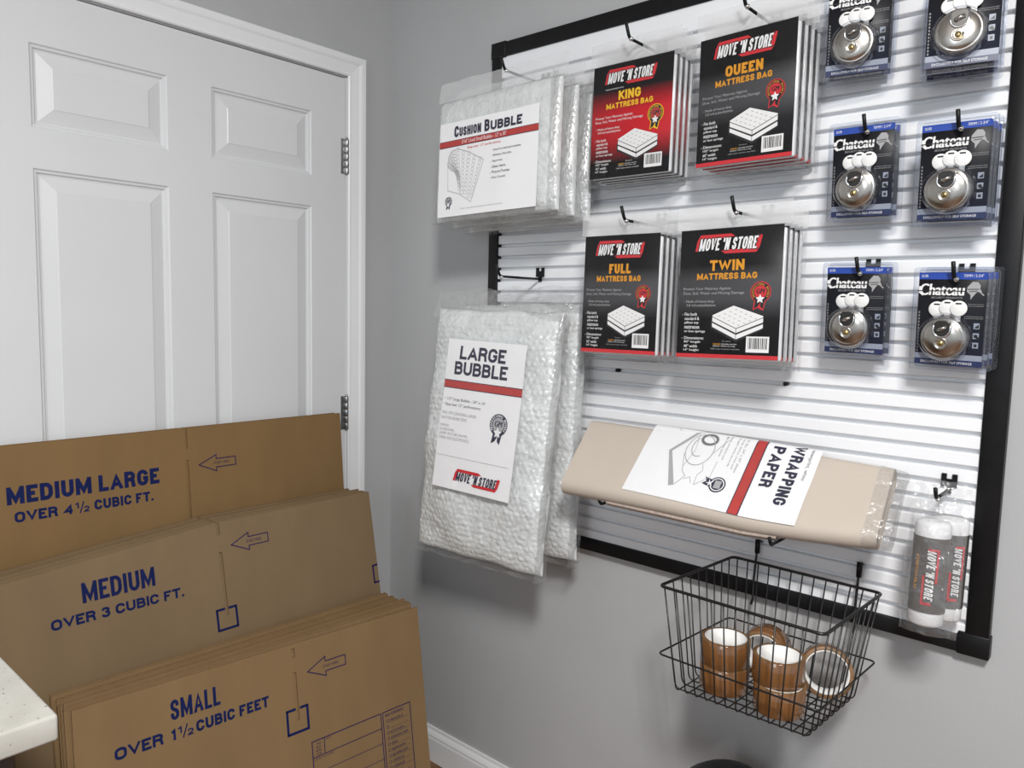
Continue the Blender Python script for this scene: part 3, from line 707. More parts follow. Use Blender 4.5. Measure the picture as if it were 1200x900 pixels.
for k, lb in ((1, 'unlabelled cushion bubble pack in the middle, directly behind the labelled one'), (2, 'unlabelled cushion bubble pack nearest the slatted board, last of three')):
    q = dup(cb); q.location = Vector(cb.location)+M3 @ Vector((0.006*k, 0.054*k, -0.004*k)); q['label'] = lb
    for ch in list(q.children):
        if ch.name.startswith('paper_label'): bpy.data.objects.remove(ch)
# --- large bubble: two packs
lbk = thing('large_bubble_pack', 'tall pack of large bubble wrap with white label, front one hanging low on the left', 'bubble wrap', (0.5890, -0.212, 1.0808), ypr(5.0, -6.2, 0.6), 'large bubble packs')
b = MB(); pillow(b, 0.386, 0.614, 0.066, 0.0034, 0.0030, 0.0150, M['bubble'], 8, flare=0.004, flat=5, wr=0.013); b.build('bubble_sheet', lbk)
b = MB(); W, H = 0.240, 0.368; cu, cv, ro = 0.003, 0.042, R(-1.2)
def lab2(u, v, d):
    x = u*math.cos(ro)-v*math.sin(ro)+cu; z = u*math.sin(ro)+v*math.cos(ro)+cv
    return Vector((x, -0.0150-d-0.0035*noise.noise(Vector((u*9, v*9, 1)))+0.003*(v/0.18), z))
b.T = lab2; U = lambda s_: (s_-0.5)*W; V = lambda t_: (0.5-t_)*H
b.grid(lambda s_, t_: b.P(U(s_), V(1-t_), 0), 12, 18, M['white'])
b.head('LARGE', U(0.17), U(0.76), V(0.132), V(0.042), M['pnavy'], 0.21, 0.0010); b.head('BUBBLE', U(0.12), U(0.80), V(0.236), V(0.148), M['pnavy'], 0.21, 0.0010)
b.rect(U(0), U(1), V(0.331), V(0.275), M['pnavy'], 0.0008, 12); b.rect(U(0), U(1), V(0.326), V(0.280), M['pbrick'], 0.0010, 12)
b.text('\u2022 1/2" Large Bubble - 24" x 16\'', U(0.03), U(0.57), V(0.418), V(0.393), M['pmid'], 0.0010, bold=0.01)
b.text('\u2022 Easy-tear 12" perforations', U(0.02), U(0.52), V(0.455), V(0.430), M['pmid'], 0.0010, bold=0.01)
for i, (s_, e) in enumerate((('IDEAL FOR CUSHIONING LARGER', 0.48), ('SHATTER-PRONE ITEMS', 0.36), ('MIRRORS,', 0.14), ('GLASSWARE,', 0.22), ('LAMPS, PICTURE FRAMES,', 0.40), ('CHINA AND ELECTRONICS', 0.42))):
    v = (0.488, 0.522, 0.575, 0.602, 0.629, 0.656)[i]; b.text(s_, U(0.02), U(e), V(v+0.020), V(v), M['pgrey'], 0.0010)
ribbon_badge(b, U(0.765), V(0.525), 0.0265)
b.text('Caution: this product should not be used as a toy; keep away from children', U(0.02), U(0.95), V(0.790), V(0.781), M['pmid'], 0.0010)
logo(b, U(0.27), V(0.955), 0.60*W, 0.098*H, M['pred'], M['pnavy'], 0.0010)
b.build('paper_label', lbk)
b = MB(); crumple_film(b, -0.205, 0.20, 0.285, 0.352, 0.020, M['filmw'], 5, 0.012, 0.012, 36, 12, 0.02)
b.grid(lambda s_, t_: (0.196+0.006*noise.noise(Vector((s_*4, t_*18, 1))), 0.0+0.05*s_, -0.320+0.62*t_), 6, 50, M['filmw'])
b.grid(lambda s_, t_: (-0.196+0.385*s_, -0.020+0.004*noise.noise(Vector((s_*9, t_*14, 7))), -0.310+0.60*t_), 24, 36, M['film'])
b.grid(lambda s_, t_: (-0.19+0.385*s_, 0.0+0.06*t_, -0.313+0.006*noise.noise(Vector((s_*12, t_*4, 7)))), 30, 5, M['filmw'])
b.build('clear_bag', lbk)
q = dup(lbk); q.location = Vector(lbk.location)+Vector((0.012, 0.092, 0.012)); q.rotation_euler = ypr(3.0, -3.2, -1.2)
q['label'] = 'tall pack of large bubble wrap squeezed behind the labelled one, nearest the board'
for ch in list(q.children):
    if ch.name.startswith('paper_label'): bpy.data.objects.remove(ch)

# ------------------------------------------------------------------ disc lock packs
LW, LH = 0.1025, 0.155
def lock_parts(t):
    b = MB(); b.rbox(-LW/2, LW/2, 0, 0.0008, -LH/2, LH/2, M['card_lock'], 0.0003, 1)
    U = lambda s_: (s_-0.5)*LW
    V = lambda t_: (0.5-t_)*LH
    b.rect(U(0), U(1), V(0.072), V(0), M['pblue'])
    b.text('SILVER', U(0.04), U(0.14), V(0.050), V(0.022), M['pwhite']); b.text('70MM / 2-3/4"', U(0.66), U(0.94), V(0.048), V(0.016), M['pwhite'])
    b.text('Chateau', U(0.03), U(0.68), V(0.242), V(0.118), M['pwhite'], shear=0.1, bold=0.04)
    b.line([(U(0.02), V(0.155)), (U(0.02), V(0.21)), (U(0.07), V(0.238))], 0.003, M['pwhite'])
    b.line([(U(0.0), V(0.196)), (U(0.70), V(0.196))], 0.0016, M['pblack'], 0.0008)
    b.text('SECURITY PRODUCTS', U(0.20), U(0.66), V(0.278), V(0.258), M['pgrey'])
    # winged beast emblem, grey
    b.poly([(U(x), V(y)) for x, y in ((0.72, 0.15), (0.79, 0.095), (0.87, 0.10), (0.905, 0.135), (0.90, 0.17), (0.93, 0.20), (0.90, 0.205), (0.86, 0.20), (0.80, 0.255), (0.775, 0.285), (0.77, 0.235), (0.715, 0.20))], M['pgrey'])
    b.line([(U(0.73), V(0.175)), (U(0.88), V(0.172))], 0.0012, M['pblack'], 0.0006); b.line([(U(0.75), V(0.20)), (U(0.86), V(0.192))], 0.0010, M['pblack'], 0.0006)
    b.line([(U(0.90), V(0.20)), (U(0.955), V(0.235))], 0.0018, M['pgrey'])
    for v, x0 in ((0.325, 0.74), (0.345, 0.74), (0.455, 0.66), (0.475, 0.70)):
        b.text('Stainless steel weatherproof' if v < 0.4 else 'Anti-drill anti-pick pins', U(x0), U(0.97), V(v+0.014), V(v), M['pgrey'])
    for k, v in enumerate((0.53, 0.635, 0.735)):
        b.rect(U(0.845), U(0.93), V(v+0.062), V(v), M['psteel'], 0.0004)
        if k == 0: b.poly([(U(0.855), V(v+0.05)), (U(0.92), V(v+0.055)), (U(0.92), V(v+0.012))], M['pblack'], 0.0006)
        elif k == 1: b.disc(U(0.885), V(v+0.033), 0.0028, M['pblack'], 0.0006); b.rect(U(0.89), U(0.93), V(v+0.06), V(v+0.04), M['pblack'], 0.0007)
        else: b.rect(U(0.868), U(0.908), V(v+0.048), V(v+0.018), M['pblack'], 0.0006)
    for k in range(13): b.rect(U(0.022), U(0.045), V(0.42+0.035*k+0.022), V(0.42+0.035*k), M['pmid'], 0.0004)
    b.rect(U(0), U(1), V(0.935), V(0.875), M['psteel'], 0.0004); b.rect(U(0), U(1), V(1.0), V(0.935), M['pindigo'], 0.0004)
    b.text('EXCLUSIVELY FOR SELF STORAGE', U(0.10), U(0.86), V(0.980), V(0.955), M['pwhite'])
    b.build('printed_card', t)
    # the padlock
    cx, cz, r = U(0.455), V(0.69), 0.0355
    X = Matrix.Translation((cx, -0.002, cz))
    b = MB(); b.lathe([(0, 0.0), (r*0.86, 0.0), (r*0.97, 0.0025), (r, 0.007), (r, 0.0125), (r*0.965, 0.0165), (r*0.90, 0.0185), (r*0.86, 0.0180), (r*0.83, 0.0190), (r*0.70, 0.0215), (r*0.4, 0.0232), (0, 0.0238)], M['steel'], 48, '-Y', X=X)
    lk = b.build('disc_lock', t)
    b = MB(); Y = 0.0246
    # shackle opening: flat dark pear-shaped patch paints the recess's shade, bent bar over it
    pts = []
    for k in range(20):
        a = PI+PI*k/19; pts.append((cx+0.0118*math.cos(a), cz+0.0150+0.0118*math.sin(a)))
    pts += [(cx+0.0118, cz+0.0250), (cx+0.006, cz+0.0290), (cx-0.006, cz+0.0290), (cx-0.0118, cz+0.0250)]
    b.poly(pts, M['dmark'], 0.0268)
    b.build('shackle_opening_shade', lk)
    b = MB(); ring = [(cx+0.0128*math.cos(PI+PI*k/16), -0.0266, cz+0.0150+0.0128*math.sin(PI+PI*k/16)) for k in range(17)]
    b.tube([(cx-0.0122, -0.0245, cz+0.0275)]+ring+[(cx+0.0122, -0.0245, cz+0.0275)], 0.0017, M['chrome'], 8)
    b.tube([(cx-0.006, -0.0262, cz+0.0130), (cx, -0.0280, cz+0.0165), (cx+0.007, -0.0268, cz+0.0190)], 0.0036, M['steel'], 10)
    b.build('shackle', lk)
    b = MB(); X2 = Matrix.Translation((cx-0.001, -0.0245, cz-0.0085))
    b.lathe([(0.0105, -0.001), (0.0102, 0.0012), (0.0085, 0.0018), (0.0080, 0.0010), (0.0050, 0.0010)], M['steel'], 28, '-Y', X=X2)
    b.lathe([(0.0050, 0.0010), (0.0048, 0.0022), (0.0, 0.0024)], M['brass'], 20, '-Y', X=X2)
    b.box(-0.0006, 0.0006, -0.0030, -0.0022, -0.0030, 0.0030, M['pblack'], X=X2)
    b.build('keyhole', lk)
    for k, (s_, v_, dd) in enumerate(((0.305, 0.390, 0.0030), (0.465, 0.368, 0.0055), (0.635, 0.375, 0.0080))):
        b = MB(); kx, kz = U(s_), V(v_); rr = 0.0128
        b.lathe([(0, 0), (rr, 0), (rr, 0.0010), (rr*0.92, 0.0018), (0, 0.0018)], M['keyw'], 28, '-Y', X=Matrix.Translation((kx, -dd, kz)))
        b.rect(kx-0.0045, kx+0.0045, kz+0.0068, kz+0.0094, M['dmark'], dd+0.0020)
        b.box(kx-0.0042, kx+0.0042, -dd-0.0016, -dd, kz-0.0225, kz-0.0115, M['chrome'])
        b.box(kx-0.0022, kx+0.0022, -dd-0.0012, -dd, kz-0.030, kz-0.022, M['chrome'])
        b.build('key', t)
    # thermoformed shell
    b = MB(); W, H = LW+0.016, LH+0.018
    def shell(y, w_, h_, rad, ry):
        pts = []
        for sx, sz, a0 in ((1, 1, 0), (-1, 1, 90), (-1, -1, 180), (1, -1, 270)):
            for k in range(5):
                a = R(a0+22.5*k); pts.append((sx*(w_/2-rad)+rad*math.cos(a), y, sz*(h_/2-rad)+rad*math.sin(a)))
        return pts
    loops = [shell(0.003, W, H, 0.006, 0), shell(-0.0015, W, H, 0.006, 0), shell(-0.0015, W-0.008, H-0.008, 0.006, 0), shell(-0.0060, W-0.011, H-0.011, 0.006, 0), shell(-0.0068, W-0.014, H-0.014, 0.006, 0)]
    n = len(loops[0]); vs = [p for l in loops for p in l]; fs = []
    for k in range(len(loops)-1):
        for i in range(n): j = (i+1) % n; fs.append((k*n+i, k*n+j, (k+1)*n+j, (k+1)*n+i))
    b.add(vs, fs, M['blister']); b.add(loops[0], [tuple(range(n))], M['blister'])
    # raised bubble over the lock and front skin
    b.lathe([(r+0.006, 0.0070), (r+0.004, 0.016), (r+0.001, 0.0245), (r-0.002, 0.0275)], M['blister'], 40, '-Y', X=Matrix.Translation((cx, 0, cz)))
    b.build('blister_shell', t)
lp = thing('disc_lock_pack', 'x', 'padlock', (0, 0, 0))
lock_parts(lp)
LG = 'disc lock packs on the slatted board'
spots = (   # centre, angles, how many deep, front label, hook
    ((1.4023, -0.0930, 1.6420), ypr(-0.2, 5.5, 0.6), 2, 'disc padlock blister pack in the middle row, left column', (1.409, 1.7085, 0.090)),
    ((1.5487, -0.0985, 1.6265), ypr(-0.9, 5.0, 0.9), 3, 'disc padlock blister pack in the middle row, right column beside the black frame', (1.555, 1.6930, 0.096)),
    ((1.4036, -0.0880, 1.3965), ypr(-1.3, 5.0, 0.8), 2, 'disc padlock blister pack in the lowest row, left column', (1.4105, 1.4640, 0.085)),
    ((1.5591, -0.0950, 1.3842), ypr(-3.0, 5.5, 1.1), 3, 'disc padlock blister pack in the lowest row, right column, overlapping the frame', (1.5640, 1.4520, 0.092)),
    ((1.3763, -0.0800, 1.8960), ypr(9.0, 1.5, 0.0), 2, 'disc padlock blister pack cut by the top of view, left column beside the queen bags', (1.382, 1.963, 0.080)),
    ((1.5490, -0.1114, 1.8690), ypr(11.0, -3.0, -0.5), 3, 'disc padlock blister pack cut by the top of view, right column in the corner', (1.555, 1.936, 0.110)))
for i, (c, rot, n, lb, hk) in enumerate(spots):
    M3 = Euler(rot).to_matrix()
    for k in range(n):
        q = lp if i == 0 and k == 0 else dup(lp)
        q.location = Vector(c)+M3 @ Vector((0.0006*k, 0.0305*k if n < 3 else 0.029*k, -0.001*k)); q.rotation_euler = rot
        q['group'] = LG
        q['label'] = lb if k == 0 else '%s padlock pack behind the front one on the %s hook' % ('second' if k == 1 else 'rearmost', ('middle row left', 'middle row right', 'lowest row left', 'lowest row right', 'top row left', 'top row right')[i])
    place = ('middle left', 'middle right', 'lower left', 'lower right', 'upper left', 'upper right')[i]
    if i < 4: hook(hk[0], hk[1], hk[2]-0.002, 'short black hook carrying the %s padlock packs' % place, tip=0.024)
# ------------------------------------------------------------------ wrapping paper bundle
PBW, PBH, PBT = 0.638, 0.186, 0.046
pp = thing('wrapping_paper_bundle', 'long flat beige bundle of newsprint wrapping paper in clear plastic resting on two hooks', 'wrapping paper', (1.1659, -0.140, 1.0641), ypr(4.5, -43, 1.8))
def stadium(v0, v1, t, n=12, y0=0.0):
    r = t/2; pts = []
    for k in range(n+1): a = PI/2+PI*k/n; pts.append((y0+t/2-r*math.sin(a)*1.0 if False else y0+t/2+r*math.cos(a+PI/2)*0, 0))
    pts = []
    for k in range(n+1): a = R(-180+180*k/n); pts.append((y0+r+r*math.cos(a), v0+r+r*math.sin(a)))      # bottom round, front to back
    r2 = t*0.36
    for k in range(n+1): a = R(0+180*k/n); pts.append((y0+r+r*math.cos(a), v1-r2+r2*math.sin(a)))
    return pts
def sag(x): return 0.0030*math.sin((x/PBW+0.5)*PI*1.3)
def tap(x, z): return 0.093+(z-0.093)*(1.04-0.02*(x/PBW+0.5)-0.15*max(0.0, (min(1.0, x/PBW+0.5)-0.62)/0.38)**1.3)
b = MB(); pr = stadium(-0.091, 0.093, PBT); n = len(pr); nx = 24
vs = []
for i in range(nx+1):
    x = -PBW/2+PBW*i/nx
    vs += [(x, y-sag(x)*0.4+0.0016*noise.noise(Vector((x*7, z*18, 2))), tap(x, z)+sag(x)) for y, z in pr]
fs = []
for i in range(nx):
    for k in range(n): j = (k+1) % n; fs.append((i*n+k, (i+1)*n+k, (i+1)*n+j, i*n+j))
b.add(vs, fs, M['news'], True)
# folded ends: nested layers
for sx in (-1, 1):
    for k in range(7):
        a = stadium(-0.091+0.0030*k, 0.093-0.0030*k, PBT-0.0062*k, y0=0.0036*k); c = stadium(-0.091+0.0030*k+0.0018, 0.093-0.0030*k-0.0018, PBT-0.0062*k-0.0036, y0=0.0036*k+0.0018)
        x = sx*(PBW/2-0.0005); x2 = sx*(PBW/2-0.004)
        vs = [(x, p, tap(x, q)+sag(x)) for p, q in a]+[(x, p, tap(x, q)+sag(x)) for p, q in c]+[(x2, p, tap(x, q)+sag(x)) for p, q in c]
        fs = [(i, (i+1) % n, n+(i+1) % n, n+i) for i in range(n)]+[(n+i, n+(i+1) % n, 2*n+(i+1) % n, 2*n+i) for i in range(n)]
        b.add(vs, fs, M['news'])
b.build('paper_sheets', pp)
# a loose turned edge under the bundle
b = MB(); m_ = 16; vs = []
for i in range(m_+1):
    x = -0.21+0.36*i/m_; q = tap(x, -0.091)+sag(x)-0.0015*math.sin(PI*i/m_)
    vs += [(x, 0.026, q+0.006), (x, 0.026, q-0.0022), (x, 0.029, q-0.0034), (x, 0.038, q-0.0022), (x, 0.041, q+0.012)]
b.add(vs, [(i*5+k, (i+1)*5+k, (i+1)*5+k+1, i*5+k+1) for i in range(m_) for k in range(4)], M['newsedge'], True); b.build('loose_fold', pp)
b = MB()
def lab3(u, v, d):
    x = u; q = v
    # follow the face, then the rounded upper and lower edges
    y = 0.0
    if q > 0.084: y = (q-0.084)**2*26
    if q < -0.075: y = (q+0.075)**2*12
    return Vector((x, y-0.0016-d-sag(x)*0.4+0.0016*noise.noise(Vector((x*7, q*18, 2))), tap(x, q)+sag(x)))
b.T = lab3
UL, UR, LL, LR = (-0.160, 0.0985), (0.192, 0.0985), (-0.172, -0.070), (0.183, -0.078)
def ST(s_, t_):
    x = (UL[0]*(1-s_)+UR[0]*s_)*(1-t_)+(LL[0]*(1-s_)+LR[0]*s_)*t_; q = (UL[1]*(1-s_)+UR[1]*s_)*(1-t_)+(LL[1]*(1-s_)+LR[1]*s_)*t_
    return x, q
b.grid(lambda s_, t_: b.P(*ST(s_, 1-t_), 0.0), 16, 28, M['white'])
lab3_base = b.T
b.T = lambda s_, t_, d: lab3(*ST(s_, t_), d)            # print in label fractions (s across, t down)
def cwtext(t, s0, s1, t0, t1, m, bold=0.0):
    vs, fs, asp = text_geo(t, 0, bold)
    b.add([b.P(s0+y*(s1-s0), t0+x*(t1-t0), 0.0009) for x, y in vs], fs, m)
LAB_H = 0.47      # label height over its width
for t_, s0, s1, t0, t1 in (('WRAPPING', 0.852, 0.918, -0.005, 0.79), ('PAPER', 0.745, 0.812, 0.06, 0.60)):
    for k, q in enumerate(heavy(t_, (t1-t0)*LAB_H, s1-s0, 0.22)): b.poly([(s0+p.y, t0+p.x/LAB_H) for p in q], M['pnavy'], 0.0011+0.00003*(k % 5))
cwtext('newsprint, white', 0.940, 0.966, 0.02, 0.44, M['pmid'])
def strect(s0, s1, t0, t1, m, d, n=8):
    for i in range(n):
        a = t0+(t1-t0)*i/n; c = t0+(t1-t0)*(i+1)/n; b.poly([(s0, c), (s1, c), (s1, a), (s0, a)], m, d)
strect(0.642, 0.706, 0.0, 1.0, M['pnavy'], 0.0008, 28); strect(0.648, 0.700, 0.0, 0.998, M['pbrick'], 0.0011, 28)
for i, s_ in enumerate(('32 lbs. 24" x 30" sheets', 'wrap dishes, china and', 'fragile items securely', 'pads, protects and', 'fills empty spaces')):
    cwtext(s_, 0.585-0.026*i-(0.02 if i > 2 else 0), 0.600-0.026*i-(0.02 if i > 2 else 0), 0.03, (0.5, 0.46, 0.44, 0.36, 0.33)[i], M['pgrey'])
def stline(L, wd, m):          # thin drawn line in label fractions
    for a, c in zip(L, L[1:]):
        dx = c[0]-a[0]; dy = (c[1]-a[1])*0.47; l = math.hypot(dx, dy) or 1
        nx_, ny_ = -dy/l*wd/2, dx/l*wd/2/0.47
        b.poly([(a[0]+nx_, a[1]+ny_), (c[0]+nx_, c[1]+ny_), (c[0]-nx_, c[1]-ny_), (a[0]-nx_, a[1]-ny_)], m, 0.0009)
# line drawing: pad of paper with a vase being wrapped
b.poly([(0.165, 0.36), (0.275, 0.06), (0.300, 0.05), (0.185, 0.36)], M['pgrey'], 0.0008); b.poly([(0.165, 0.36), (0.185, 0.36), (0.290, 0.80), (0.262, 0.83)], M['pgrey'], 0.0008)
stline([(0.275, 0.06), (0.345, 0.0), (0.40, 0.0)], 0.004, M['pgrey']); stline([(0.290, 0.80), (0.330, 0.66), (0.30, 0.60), (0.262, 0.36)], 0.0035, M['pgrey'])
el = lambda cx, cy, rx, ry, a0=0, a1=360: [(cx+rx*math.cos(R(a0+(a1-a0)*k/24)), cy+ry*math.sin(R(a0+(a1-a0)*k/24))) for k in range(25)]
stline(el(0.345, 0.28, 0.082, 0.22), 0.0045, M['pgrey']); stline(el(0.375, 0.12, 0.045, 0.07), 0.016, M['pmid']); stline(el(0.338, 0.24, 0.045, 0.14, 60, 240), 0.005, M['pgrey'])
stline([(0.43, 0.30), (0.48, 0.10), (0.50, 0.02)], 0.003, M['pgrey']); stline([(0.40, 0.46), (0.415, 0.55), (0.395, 0.62), (0.40, 0.75), (0.47, 0.62), (0.475, 0.40)], 0.003, M['pgrey'])
stline([(0.33, 0.70), (0.36, 0.66), (0.38, 0.74)], 0.003, M['pgrey']); stline([(0.16, 0.02), (0.18, 0.05)], 0.003, M['pgrey'])
stline([(0.300, 0.05), (0.32, 0.30), (0.29, 0.55)], 0.0025, M['pgrey'])
# round badge turned with the print
cs, ct, rs = 0.530, 0.69, 0.047
def pol(L, m, d): b.poly([(cs+x*rs, ct+y*rs/0.47) for x, y in L][::-1], m, d)
circ = lambda q: [(q*math.cos(2*PI*k/24), q*math.sin(2*PI*k/24)) for k in range(24)]
pol([(-0.6, -0.5), (-1.75, -0.75), (-1.45, -0.25), (-1.9, 0.15), (-0.7, 0.5)], M['pnavy'], 0.0007)
pol(circ(1.0), M['pnavy'], 0.0009); pol(circ(0.84), M['white'], 0.0011); pol(circ(0.72), M['pnavy'], 0.0013)
pol([(-0.35, -0.5), (0.45, -0.5), (0.45, 0.5), (-0.35, 0.5)], M['pgrey'], 0.0015)
for k in range(5):
    a = 2*PI*k/5+PI; pol([(-0.95+0.12*math.cos(a-0.9), 0.12*math.sin(a-0.9)), (-0.95+0.55*math.cos(a), 0.55*math.sin(a)), (-0.95+0.12*math.cos(a+0.9), 0.12*math.sin(a+0.9)), (-0.95, 0)], M['white'], 0.0017)
b.build('paper_label', pp)
b = MB(); pr2 = stadium(-0.0935, 0.0955, PBT+0.005, y0=-0.0028); n = len(pr2); vs = []; nx = 30
x0, x1 = -PBW/2-0.004, PBW/2+0.020
for i in range(nx+1):
    f = i/nx; x = x0+(x1-x0)*f; e = max(0.0, (f-0.93)/0.07)
    for k, (y, z) in enumerate(pr2):
        wq = 0.0012+0.018*max(0, (f-0.75))*4*0.25
        nn = noise.noise(Vector((x*25, z*40, y*40)))
        vs.append((x+e*0.004*nn, (y-PBT/2)*(1-0.10*e)+PBT/2-sag(x)*0.4+wq*nn*0.7-0.0006, tap(x, z)*(1-0.05*e)+sag(x)+wq*nn*0.6))
q_ = lambda i, k: (i*n+k, (i+1)*n+k, (i+1)*n+(k+1) % n, i*n+(k+1) % n)
b.add(vs, [q_(i, k) for i in range(28) for k in range(n)], M['film'], True); b.add(vs, [q_(i, k) for i in range(28, nx) for k in range(n)], M['filmw'], True)
b.add([vs[nx*n+k] for k in range(n)], [tuple(range(n))], M['filmw'])
b.build('clear_wrap', pp)
hook(0.9330, 0.9690, 0.165, 'black hook under the left half of the wrapping paper bundle', False, tip=0.012)
hook(1.3130, 0.9630, 0.163, 'black hook under the right half of the wrapping paper bundle', False, tip=0.012)

# ------------------------------------------------------------------ small stretch film pack
tp = thing('stretch_film_pack', 'two grey stretch film rolls in a clear pack, lower right corner of board', 'stretch film', (1.561, -0.109, 0.956), ypr(4, -3, 0.6))
def mini_roll(px, py, ang, tx):
    X = Matrix.Translation((px, py, 0)) @ Matrix.Rotation(ang, 4, 'Z')
    b = MB(); r = 0.0290
    b.lathe([(0, -0.090), (0.024, -0.090), (r-0.001, -0.086), (r-0.001, -0.066)], M['capw'], 32, X=X)
    b.lathe([(r, -0.066), (r, 0.062)], M['sleeve'], 32, X=X)
    b.lathe([(r-0.001, 0.062), (r-0.001, 0.080), (0.025, 0.086), (0.012, 0.088), (0, 0.084)], M['capw'], 32, X=X)
    b.T = lambda u, v, d: X @ Vector(((r+d)*math.sin(u/r), -(r+d)*math.cos(u/r), v))
    # vertical print
    def cw(t, u0, u1, v1, v0, m, d, shear=0, bold=0.0):
        vs, fs, asp = text_geo(t, shear, bold); b.add([b.P(u0+y*(u1-u0), v1-x*(v1-v0), d) for x, y in vs], fs, m)
    a = tx; n = 6
    def vstrip(u0, u1, v0, v1, m, d):
        for k in range(3): b.rect(u0+(u1-u0)*k/3, u0+(u1-u0)*(k+1)/3, v0, v1, m, d)
    vstrip(a+0.0115, a+0.0150, -0.014, 0.044, M['pred'], 0.0004); vstrip(a-0.002, a+0.015, 0.040, 0.044, M['pred'], 0.0004)
    vstrip(a-0.0080, a-0.0045, -0.052, -0.002, M['pred'], 0.0004); vstrip(a-0.008, a+0.008, -0.052, -0.0475, M['pred'], 0.0004)
    b.headcw("MOVE 'N STORE", a-0.0045, a+0.0115, -0.045, 0.042, M['pblack'], 0.34, 0.0005, 0.18); b.headcw("MOVE 'N STORE", a-0.003, a+0.010, -0.043, 0.040, M['pwhite'], 0.25, 0.0008, 0.18)
    b.headcw('STRETCH FILM', a-0.0215, a-0.0160, -0.028, 0.032, M['porange'], 0.2, 0.0006)
    rl = b.build('film_roll', tp)
mini_roll(-0.001, 0.0, R(-12), 0.008); mini_roll(0.0180, 0.057, R(-10), 0.020)
b = MB()
def fb(s_, t_):
    u = -0.040+0.088*s_; v = -0.108+0.262*t_
    bul = 0.033*max(0, 1-((u-0.004)/0.040)**2)**0.5 if abs(v+0.002) < 0.10 else 0.0
    n1 = noise.noise(Vector((u*60, v*38, 3))); k = 1 if abs(v+0.002) < 0.092 else 1.8
    return (u+0.003*n1, 0.002-bul-0.003*k*n1-0.001+0.028*max(0, (t_-0.8)/0.2), v+0.004*n1)
b.grid(fb, 24, 40, M['filmw']); b.build('clear_bag', tp)
hook(1.5620, 1.0830, 0.088, 'short black hook with modelled silver glint holding the stretch film pack', tip=0.016)

# ------------------------------------------------------------------ wire basket
bk = thing('wire_basket', 'black wire basket hung from the bottom of the slatted board holding packing tape', 'basket', (0, 0, 0))
bl, br_, fr, fl = Vector((1.1783, -0.050, 0.878)), Vector((1.4727, -0.050, 0.877)), Vector((1.4622, -0.316, 0.877)), Vector((1.1560, -0.309, 0.877))
fr2, fl2, bl2, br2 = Vector((1.437, -0.293, 0.681)), Vector((1.186, -0.300, 0.681)), Vector((1.197, -0.085, 0.681)), Vector((1.450, -0.087, 0.681))
def loop(c, rad=0.012):
    out = []
    for i in range(4):
        p = c[i]; a = (c[i-1]-p).normalized(); q = (c[(i+1) % 4]-p).normalized()
        for k in range(5):
            t = k/4; e0 = p+a*rad; e1 = p+q*rad; out.append(e0*(1-t)**2+p*2*t*(1-t)+e1*t*t)
    return out
b = MB(); b.tube(loop([bl, br_, fr, fl]), 0.0030, M['wire'], 8, True); b.build('rim', bk)
mid = lambda a, c, t: a+(c-a)*t
rg = [mid(x, y, 0.72) for x, y in ((bl2, bl), (br2, br_), (fr2, fr), (fl2, fl))]
ctr = sum(rg, Vector())/4; rg = [ctr+(p-ctr)*1.035-Vector((0, 0, 0.075)) for p in rg]
b = MB(); b.tube(loop(rg), 0.0017, M['wire'], 6, True); b.build('belt_wire', bk)
def wire(a, c, d, e):
    rad = 0.012; P = [a]
    for p, q, r_ in ((a, c, d), (c, d, e)):
        x = (p-q).normalized(); y = (r_-q).normalized()
        for k in range(5):
            t = k/4; P.append((q+x*rad)*(1-t)**2+q*2*t*(1-t)+(q+y*rad)*t*t)
    P.append(e); b = MB(); b.tube(P, 0.00135, M['wire'], 6); b.build('wire', bk)
for i in range(13):
    t = (i+0.45)/12.9; wire(mid(fl, fr, t), mid(fl2, fr2, t), mid(bl2, br2, t), mid(bl, br_, t))
for i in range(9):
    t = (i+0.5)/9; wire(mid(fl, bl, t), mid(fl2, bl2, t), mid(fr2, br2, t), mid(fr, br_, t))
for x in (1.2237, 1.4255):
    b = MB(); b.tube([(x, -0.012, 0.9125), (x, -0.026, 0.9165), (x, -0.034, 0.912), (x, -0.036, 0.90), (x, -0.044, 0.84), (x+0.001, -0.0465, 0.80), (x, -0.052, 0.787)], 0.0026, M['wire'], 8)
    b.tube([(x, -0.0335, 0.921), (x, -0.0345, 0.893)], 0.0052, M['black'], 10); b.build('hanger', bk)

# ------------------------------------------------------------------ rolls of packing tape
TG = 'rolls of tan packing tape in the basket'
def tape_roll(label, loc, rot):
    t = thing('packing_tape_roll', label, 'tape', loc, rot, TG); ro, ri, h = 0.0455, 0.0385, 0.048
    b = MB(); b.lathe([(ri, 0.0), (ro-0.0008, 0.0), (ro, 0.0008), (ro, h-0.0008), (ro-0.0008, h), (ri, h)], M['tape'], 48, mlist=[M['tape_side'], M['tape'], M['tape'], M['tape'], M['tape_side']]); b.build('tape', t)
    b = MB(); b.lathe([(ri-0.0022, 0.0), (ri-0.0022, h+0.0004), (ri, h+0.0004), (ri, h), ], M['core'], 48)
    b.lathe([(ri, 0.0), (ri-0.0022, 0.0)], M['core'], 48); b.build('core', t)
    return t
t0 = tape_roll('lower tape roll of the left stack in the wire basket', (1.252, -0.222, 0.6825), (0, 0, 0.3))
